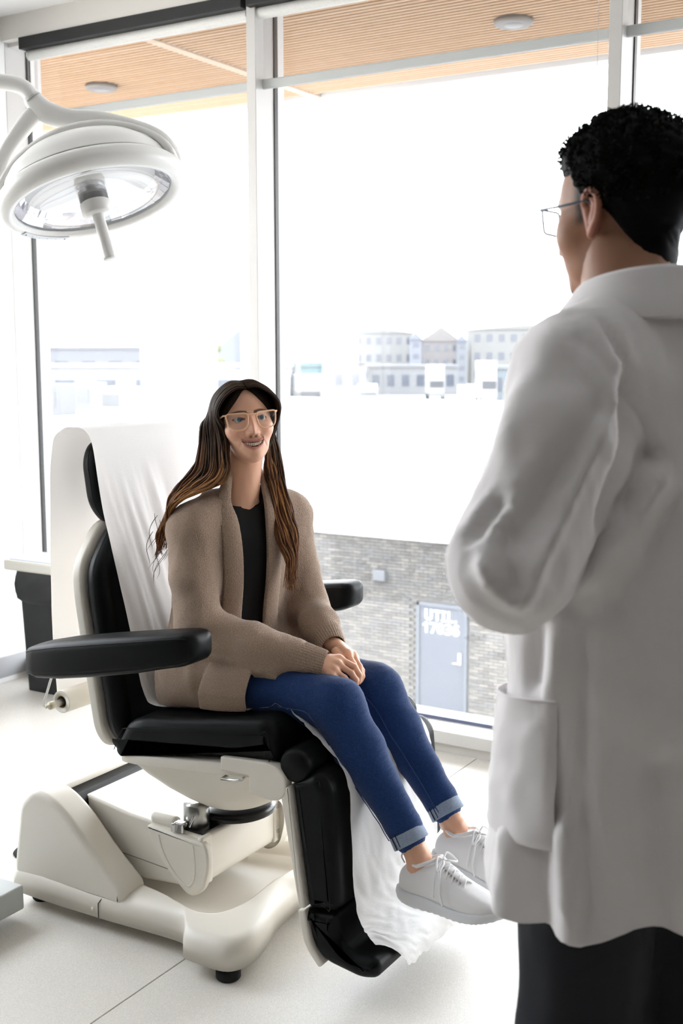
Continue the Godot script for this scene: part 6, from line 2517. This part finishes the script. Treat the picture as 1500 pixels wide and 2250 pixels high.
	for k in 1500:
		var p: Vector3 = roots[rng.randi() % roots.size()]
		var o := Vector3(p.x, p.y - 10.0, p.z + 5.0).normalized()
		var u := o.cross(Vector3(rng.randfn(), rng.randfn(), rng.randfn())).normalized()
		var w := o.cross(u)
		var r := rng.randf_range(3.0, 6.5)
		var pts := []
		var turns := rng.randf_range(0.8, 1.6)
		for i in 12:
			var a := TAU * turns * i / 11.0
			pts.append(hx * ((p + o * (r * 0.45 - r * cos(a) * 0.95 + i * 0.22) + u * r * sin(a) + w * (i - 5.5) * 0.55) * 0.001))
		m.tube(pts, 0.00085, 4, false)
	part(t, "hair", m, black, "short thick curly black hair")

	# --- trousers
	f = Field.new(Vector3(-0.86, 0.05, -1.98), Vector3(-0.10, 1.02, -1.28), 0.014)
	for s in [-1.0, 1.0]:
		var hip: Vector3 = c0 + Vector3(0, 0.90, 0) + left * 0.088 * s
		f.bone(hip, hip + Vector3(0, -0.42, 0) + fwd * 0.01, 0.108, 0.086, 0.03)
		f.bone(hip + Vector3(0, -0.42, 0) + fwd * 0.01, hip + Vector3(0, -0.80, 0) - fwd * 0.01, 0.086, 0.074, 0.03)
	m = Msh.new()
	f.into(m)
	var nn := m.normals()
	for i in m.v.size():
		var p := m.v[i]
		m.v[i] = p + nn[i] * (0.006 * soft.get_noise_3d(p.x * 14.0, p.y * 3.0, p.z * 14.0))
	part(t, "trousers", m, grained(plain("trouser_navy", Color(0.055, 0.065, 0.095), 0.9), null, bump_tex(0.4, 121, 3.0, 256), 20.0, 0.2), "dark navy trousers")
	for s in [-1.0, 1.0]:
		var at: Vector3 = c0 + left * 0.088 * s
		m = Msh.new()
		f = Field.new(at + Vector3(-0.26, -0.01, -0.26), at + Vector3(0.26, 0.14, 0.26), 0.01)
		f.bone(at + Vector3(0, 0.045, 0) - fwd * 0.06, at + Vector3(0, 0.04, 0) + fwd * 0.10, 0.042, 0.042, 0.02)
		f.bone(at + Vector3(0, 0.04, 0) + fwd * 0.10, at + Vector3(0, 0.034, 0) + fwd * 0.17, 0.042, 0.032, 0.02)
		f.bone(at + Vector3(0, 0.05, 0) - fwd * 0.045, at + Vector3(0, 0.10, 0) - fwd * 0.04, 0.042, 0.042, 0.02)
		f.into(m)
		for i in m.v.size():
			m.v[i].y = maxf(m.v[i].y, 0.0)
		part(t, "shoe", m, plain("shoe_black", Color(0.05, 0.05, 0.05), 0.4), "black leather shoe")

	# --- lab coat
	f = Field.new(Vector3(-0.90, 0.655, -1.95), Vector3(-0.08, 1.60, -1.20), 0.0092)
	f.stack(M_LEVELS, M_TURN, 0.02)
	f.bone(Vector3(-0.505, 1.475, -1.63), sh_l, 0.070, 0.080, 0.05)
	f.bone(sh_l, up_l, 0.080, 0.085, 0.03)
	f.bone(up_l, el_l, 0.085, 0.076, 0.012)
	f.bone(el_l, wr_l, 0.076, 0.058, 0.03)
	f.bone(Vector3(-0.495, 1.475, -1.63), sh_r, 0.070, 0.084, 0.05)
	f.bone(sh_r, el_r, 0.084, 0.074, 0.03)
	f.bone(el_r, wr_r, 0.072, 0.055, 0.03)
	m = Msh.new()
	f.into(m)
	# folds: a run of points, how wide, how proud
	var folds := [
		[[Vector3(-0.465, 1.439, -1.449), Vector3(-0.469, 1.384, -1.401), Vector3(-0.481, 1.326, -1.357), Vector3(-0.502, 1.256, -1.327), Vector3(-0.516, 1.205, -1.294), Vector3(-0.533, 1.158, -1.287)], 0.011, 0.0127],
		[[Vector3(-0.476, 1.384, -1.389), Vector3(-0.491, 1.342, -1.352), Vector3(-0.518, 1.289, -1.323), Vector3(-0.534, 1.237, -1.292)], 0.022, -0.0170],
		[[Vector3(-0.556, 1.462, -1.409), Vector3(-0.575, 1.405, -1.384), Vector3(-0.581, 1.350, -1.350)], 0.03, 0.0119],
		[[Vector3(-0.456, 1.416, -1.455), Vector3(-0.453, 1.366, -1.442), Vector3(-0.453, 1.306, -1.412), Vector3(-0.473, 1.255, -1.405)], 0.020, -0.0272],
		[[Vector3(-0.579, 1.276, -1.308), Vector3(-0.597, 1.243, -1.289), Vector3(-0.587, 1.218, -1.274)], 0.014, -0.0153],
		[[Vector3(-0.556, 1.246, -1.289), Vector3(-0.547, 1.216, -1.277), Vector3(-0.540, 1.178, -1.277)], 0.013, -0.0136],
		[[Vector3(-0.588, 1.223, -1.276), Vector3(-0.566, 1.191, -1.269), Vector3(-0.544, 1.167, -1.278)], 0.012, 0.0170],
		[[Vector3(-0.434, 1.289, -1.482), Vector3(-0.460, 1.244, -1.457), Vector3(-0.497, 1.174, -1.432)], 0.020, 0.0204],
		[[Vector3(-0.400, 1.26, -1.497), Vector3(-0.430, 1.20, -1.474), Vector3(-0.465, 1.13, -1.448)], 0.018, -0.0170],
		[[Vector3(-0.442, 1.324, -1.484), Vector3(-0.466, 1.261, -1.455)], 0.016, -0.0204],
		[[Vector3(-0.505, 1.502, -1.470), Vector3(-0.469, 1.456, -1.454), Vector3(-0.453, 1.410, -1.463), Vector3(-0.446, 1.364, -1.486), Vector3(-0.438, 1.329, -1.489)], 0.008, -0.0119],
		[[Vector3(-0.504, 1.115, -1.427), Vector3(-0.501, 1.032, -1.423), Vector3(-0.493, 0.885, -1.412), Vector3(-0.487, 0.795, -1.407), Vector3(-0.481, 0.713, -1.400)], 0.009, -0.0102],
		[[Vector3(-0.555, 0.842, -1.409), Vector3(-0.543, 0.70, -1.395)], 0.02, -0.0204],
		[[Vector3(-0.515, 0.83, -1.405), Vector3(-0.500, 0.70, -1.395)], 0.022, 0.0204],
		[[Vector3(-0.402, 0.919, -1.454), Vector3(-0.383, 0.70, -1.450)], 0.025, -0.0204],
		[[Vector3(-0.36, 1.0, -1.50), Vector3(-0.34, 0.70, -1.50)], 0.03, 0.0204],
		[[Vector3(-0.568, 1.095, -1.428), Vector3(-0.575, 1.02, -1.431)], 0.016, -0.0136],
		[[Vector3(-0.535, 1.110, -1.424), Vector3(-0.543, 1.02, -1.423)], 0.016, 0.0136],
		[[Vector3(-0.60, 0.80, -1.43), Vector3(-0.60, 0.70, -1.42)], 0.02, 0.0170]]
	nn = m.normals()
	for i in m.v.size():
		var p := m.v[i]
		var k := 0.005 * soft.get_noise_3d(p.x * 7.0, p.y * 5.0, p.z * 7.0) + 0.003 * soft.get_noise_3d(p.x * 24.0 + p.y * 9.0, p.y * 9.0, p.z * 24.0)
		for fo in folds:
			var best := 1.0
			var run: Array = fo[0]
			for j in run.size() - 1:
				var ab: Vector3 = run[j + 1] - run[j]
				var h := clampf((p - run[j]).dot(ab) / ab.length_squared(), 0.0, 1.0)
				best = minf(best, (p - run[j] - ab * h).length())
			if best < 0.08:
				k += fo[2] * bell(best, fo[1])
		m.v[i] = p + nn[i] * k
	# hem
	var keep := PackedByteArray()
	keep.resize(m.v.size())
	for i in m.v.size():
		var p := m.v[i]
		var a := atan2((p - c0).dot(fwd), (p - c0).dot(left))
		var hem := 0.703 + 0.010 * sin(a * 5.0 + 0.6) + 0.006 * sin(a * 11.0) + 0.085 * smoothstep(deg_to_rad(2.0), deg_to_rad(44.0), a) * smoothstep(deg_to_rad(150.0), deg_to_rad(100.0), a)
		if p.y < hem:
			m.v[i].y = hem
			keep[i] = 1
		if p.y > 1.515 and Vector2(p.x + 0.50, p.z + 1.632).length() < 0.088:
			keep[i] = 1
	var tt := PackedInt32Array()
	for i in range(0, m.t.size(), 3):
		if keep[m.t[i]] + keep[m.t[i + 1]] + keep[m.t[i + 2]] < 3:
			tt.append(m.t[i])
			tt.append(m.t[i + 1])
			tt.append(m.t[i + 2])
	m.t = tt
	var cloth := plain("coat_white", Color(0.90, 0.885, 0.885), 0.85, 0.0, 0.3)
	grained(cloth, null, bump_tex(0.6, 131, 2.0, 256, FastNoiseLite.TYPE_VALUE, 2), 30.0, 0.12)
	cloth.rim_enabled = true
	cloth.rim = 0.2
	cloth.rim_tint = 0.5
	var coat := part(t, "lab_coat", m, cloth, "white lab coat")
	# turned-down collar round the neck
	m = Msh.new()
	var rows := []
	var nc := Vector3(-0.505, 0, -1.636)
	for q in [[0.070, -0.055], [0.0735, -0.012], [0.076, 0.0], [0.080, 0.003], [0.0845, -0.002], [0.096, -0.020], [0.110, -0.040], [0.120, -0.056], [0.118, -0.060], [0.10, -0.05]]:
		var ring := PackedVector3Array()
		for i in 72:
			var a := TAU * i / 72
			var back := -sin(a)
			var y := 1.548 + 0.018 * back
			var sc: float = q[0] * (1.0 + 0.08 * absf(cos(a)))
			ring.append(nc + Vector3(0, y + q[1] * (1.0 + 0.15 * back), 0) + left * cos(a) * sc + fwd * sin(a) * sc + fwd * 0.006)
		rows.append(ring)
	m.rows(rows, true, false)
	part(coat, "collar", m, cloth)
	# patch pocket on the left hip, following the skirt of the coat
	m = Msh.new()
	rows = []
	for j in 19:
		var w := j / 18.0
		var row := PackedVector3Array()
		for i in 27:
			var s := i / 26.0
			var y := lerpf(lerpf(1.004, 0.972, s), lerpf(0.806, 0.792, s), w)
			var a := deg_to_rad(lerpf(lerpf(-22.0, -25.5, w), lerpf(44.0, 36.0, w), s))
			var edge := minf(minf(s, 1.0 - s) * 26.0, minf((1.0 - w), 1.0) * 18.0)
			var off := 0.0045 * smoothstep(-0.2, 0.9, edge) + 0.004 + 0.004 * soft.get_noise_2d(a * 3.0, y * 12.0) + 0.004 * sin(PI * s) * (1.0 - w)
			row.append(m_surface(y, a, off))
		rows.append(row)
	m.rows(rows, false, false)
	part(coat, "patch_pocket", m, cloth)
	m = Msh.new()
	var st := []
	for i in 27:
		var s := i / 26.0
		st.append(m_surface(lerpf(1.004, 0.972, s), deg_to_rad(lerpf(-22.0, 44.0, s)), 0.0092 + 0.004 * sin(PI * s)))
	m.tube(st, 0.0016, 6)
	part(coat, "pocket_hem", m, cloth)

	# --- spectacles
	var g := thing("eyeglasses", "thin metal eyeglasses worn by the standing man", "eyeglasses", hx * Vector3(0, 0, 0.1))
	m = Msh.new()
	for s in [-1.0, 1.0]:
		var loop := []
		for p in round_poly([Vector2(8.0, 14.0), Vector2(60.0, 13.0), Vector2(57.0, -20.0), Vector2(12.0, -21.0)], [8.0, 6.0, 8.0, 8.0], 5):
			loop.append(hx * (Vector3(s * (p.x + 3.0), p.y - 2.0, 97.0 - 0.0026 * p.x * p.x) * 0.001))
		loop.append(loop[0])
		loop.append(loop[1])
		m.tube(loop, 0.0017, 8, false)
		m.tube([hx * (Vector3(s * 63.0, 9.0, 87.0) * 0.001), hx * (Vector3(s * 74.0, 9.0, 82.0) * 0.001), hx * (Vector3(s * 82.0, 6.0, 40.0) * 0.001), hx * (Vector3(s * 84.0, 6.0, -6.0) * 0.001), hx * (Vector3(s * 82.0, -12.0, -26.0) * 0.001)], 0.0019, 6)
	m.tube([hx * (Vector3(-11.0, 6.0, 97.0) * 0.001), hx * (Vector3(0, 9.0, 100.0) * 0.001), hx * (Vector3(11.0, 6.0, 97.0) * 0.001)], 0.001, 6)
	part(g, "frame", m, plain("frame_metal", Color(0.35, 0.37, 0.4), 0.3, 0.8))
	for s in [-1.0, 1.0]:
		m = Msh.new()
		var pl := round_poly([Vector2(8.0, 14.0), Vector2(60.0, 13.0), Vector2(57.0, -20.0), Vector2(12.0, -21.0)], [8.0, 6.0, 8.0, 8.0], 5)
		var a0 := m.add(hx * (Vector3(s * 37.0, -5.0, 97.0 - 0.0026 * 34.0 * 34.0) * 0.001))
		for p in pl:
			m.add(hx * (Vector3(s * (p.x + 3.0), p.y - 2.0, 97.0 - 0.0026 * p.x * p.x) * 0.001))
		for i in pl.size():
			m.tri(a0, a0 + 1 + i, a0 + 1 + (i + 1) % pl.size())
		part(g, "lens", m, mats["glass"])


func m_surface(y: float, a: float, off: float) -> Vector3:
	var j := 0
	while j < M_LEVELS.size() - 2 and M_LEVELS[j + 1][0].y < y:
		j += 1
	var w := clampf((y - M_LEVELS[j][0].y) / (M_LEVELS[j + 1][0].y - M_LEVELS[j][0].y), 0.0, 1.0)
	w = w * w * (3.0 - 2.0 * w) * 0.35 + w * 0.65
	var c: Vector3 = M_LEVELS[j][0].lerp(M_LEVELS[j + 1][0], w)
	c.y = y
	var left := Vector3(cos(M_TURN), 0, sin(M_TURN))
	var fwd := Vector3(-sin(M_TURN), 0, cos(M_TURN))
	var rx := lerpf(M_LEVELS[j][1], M_LEVELS[j + 1][1], w) + off
	var rz := lerpf(M_LEVELS[j][2], M_LEVELS[j + 1][2], w) + off
	# a is the bearing of the point, not the parameter of the ellipse
	var r := 1.0 / sqrt(pow(cos(a) / rx, 2.0) + pow(sin(a) / rz, 2.0))
	return c + left * cos(a) * r + fwd * sin(a) * r
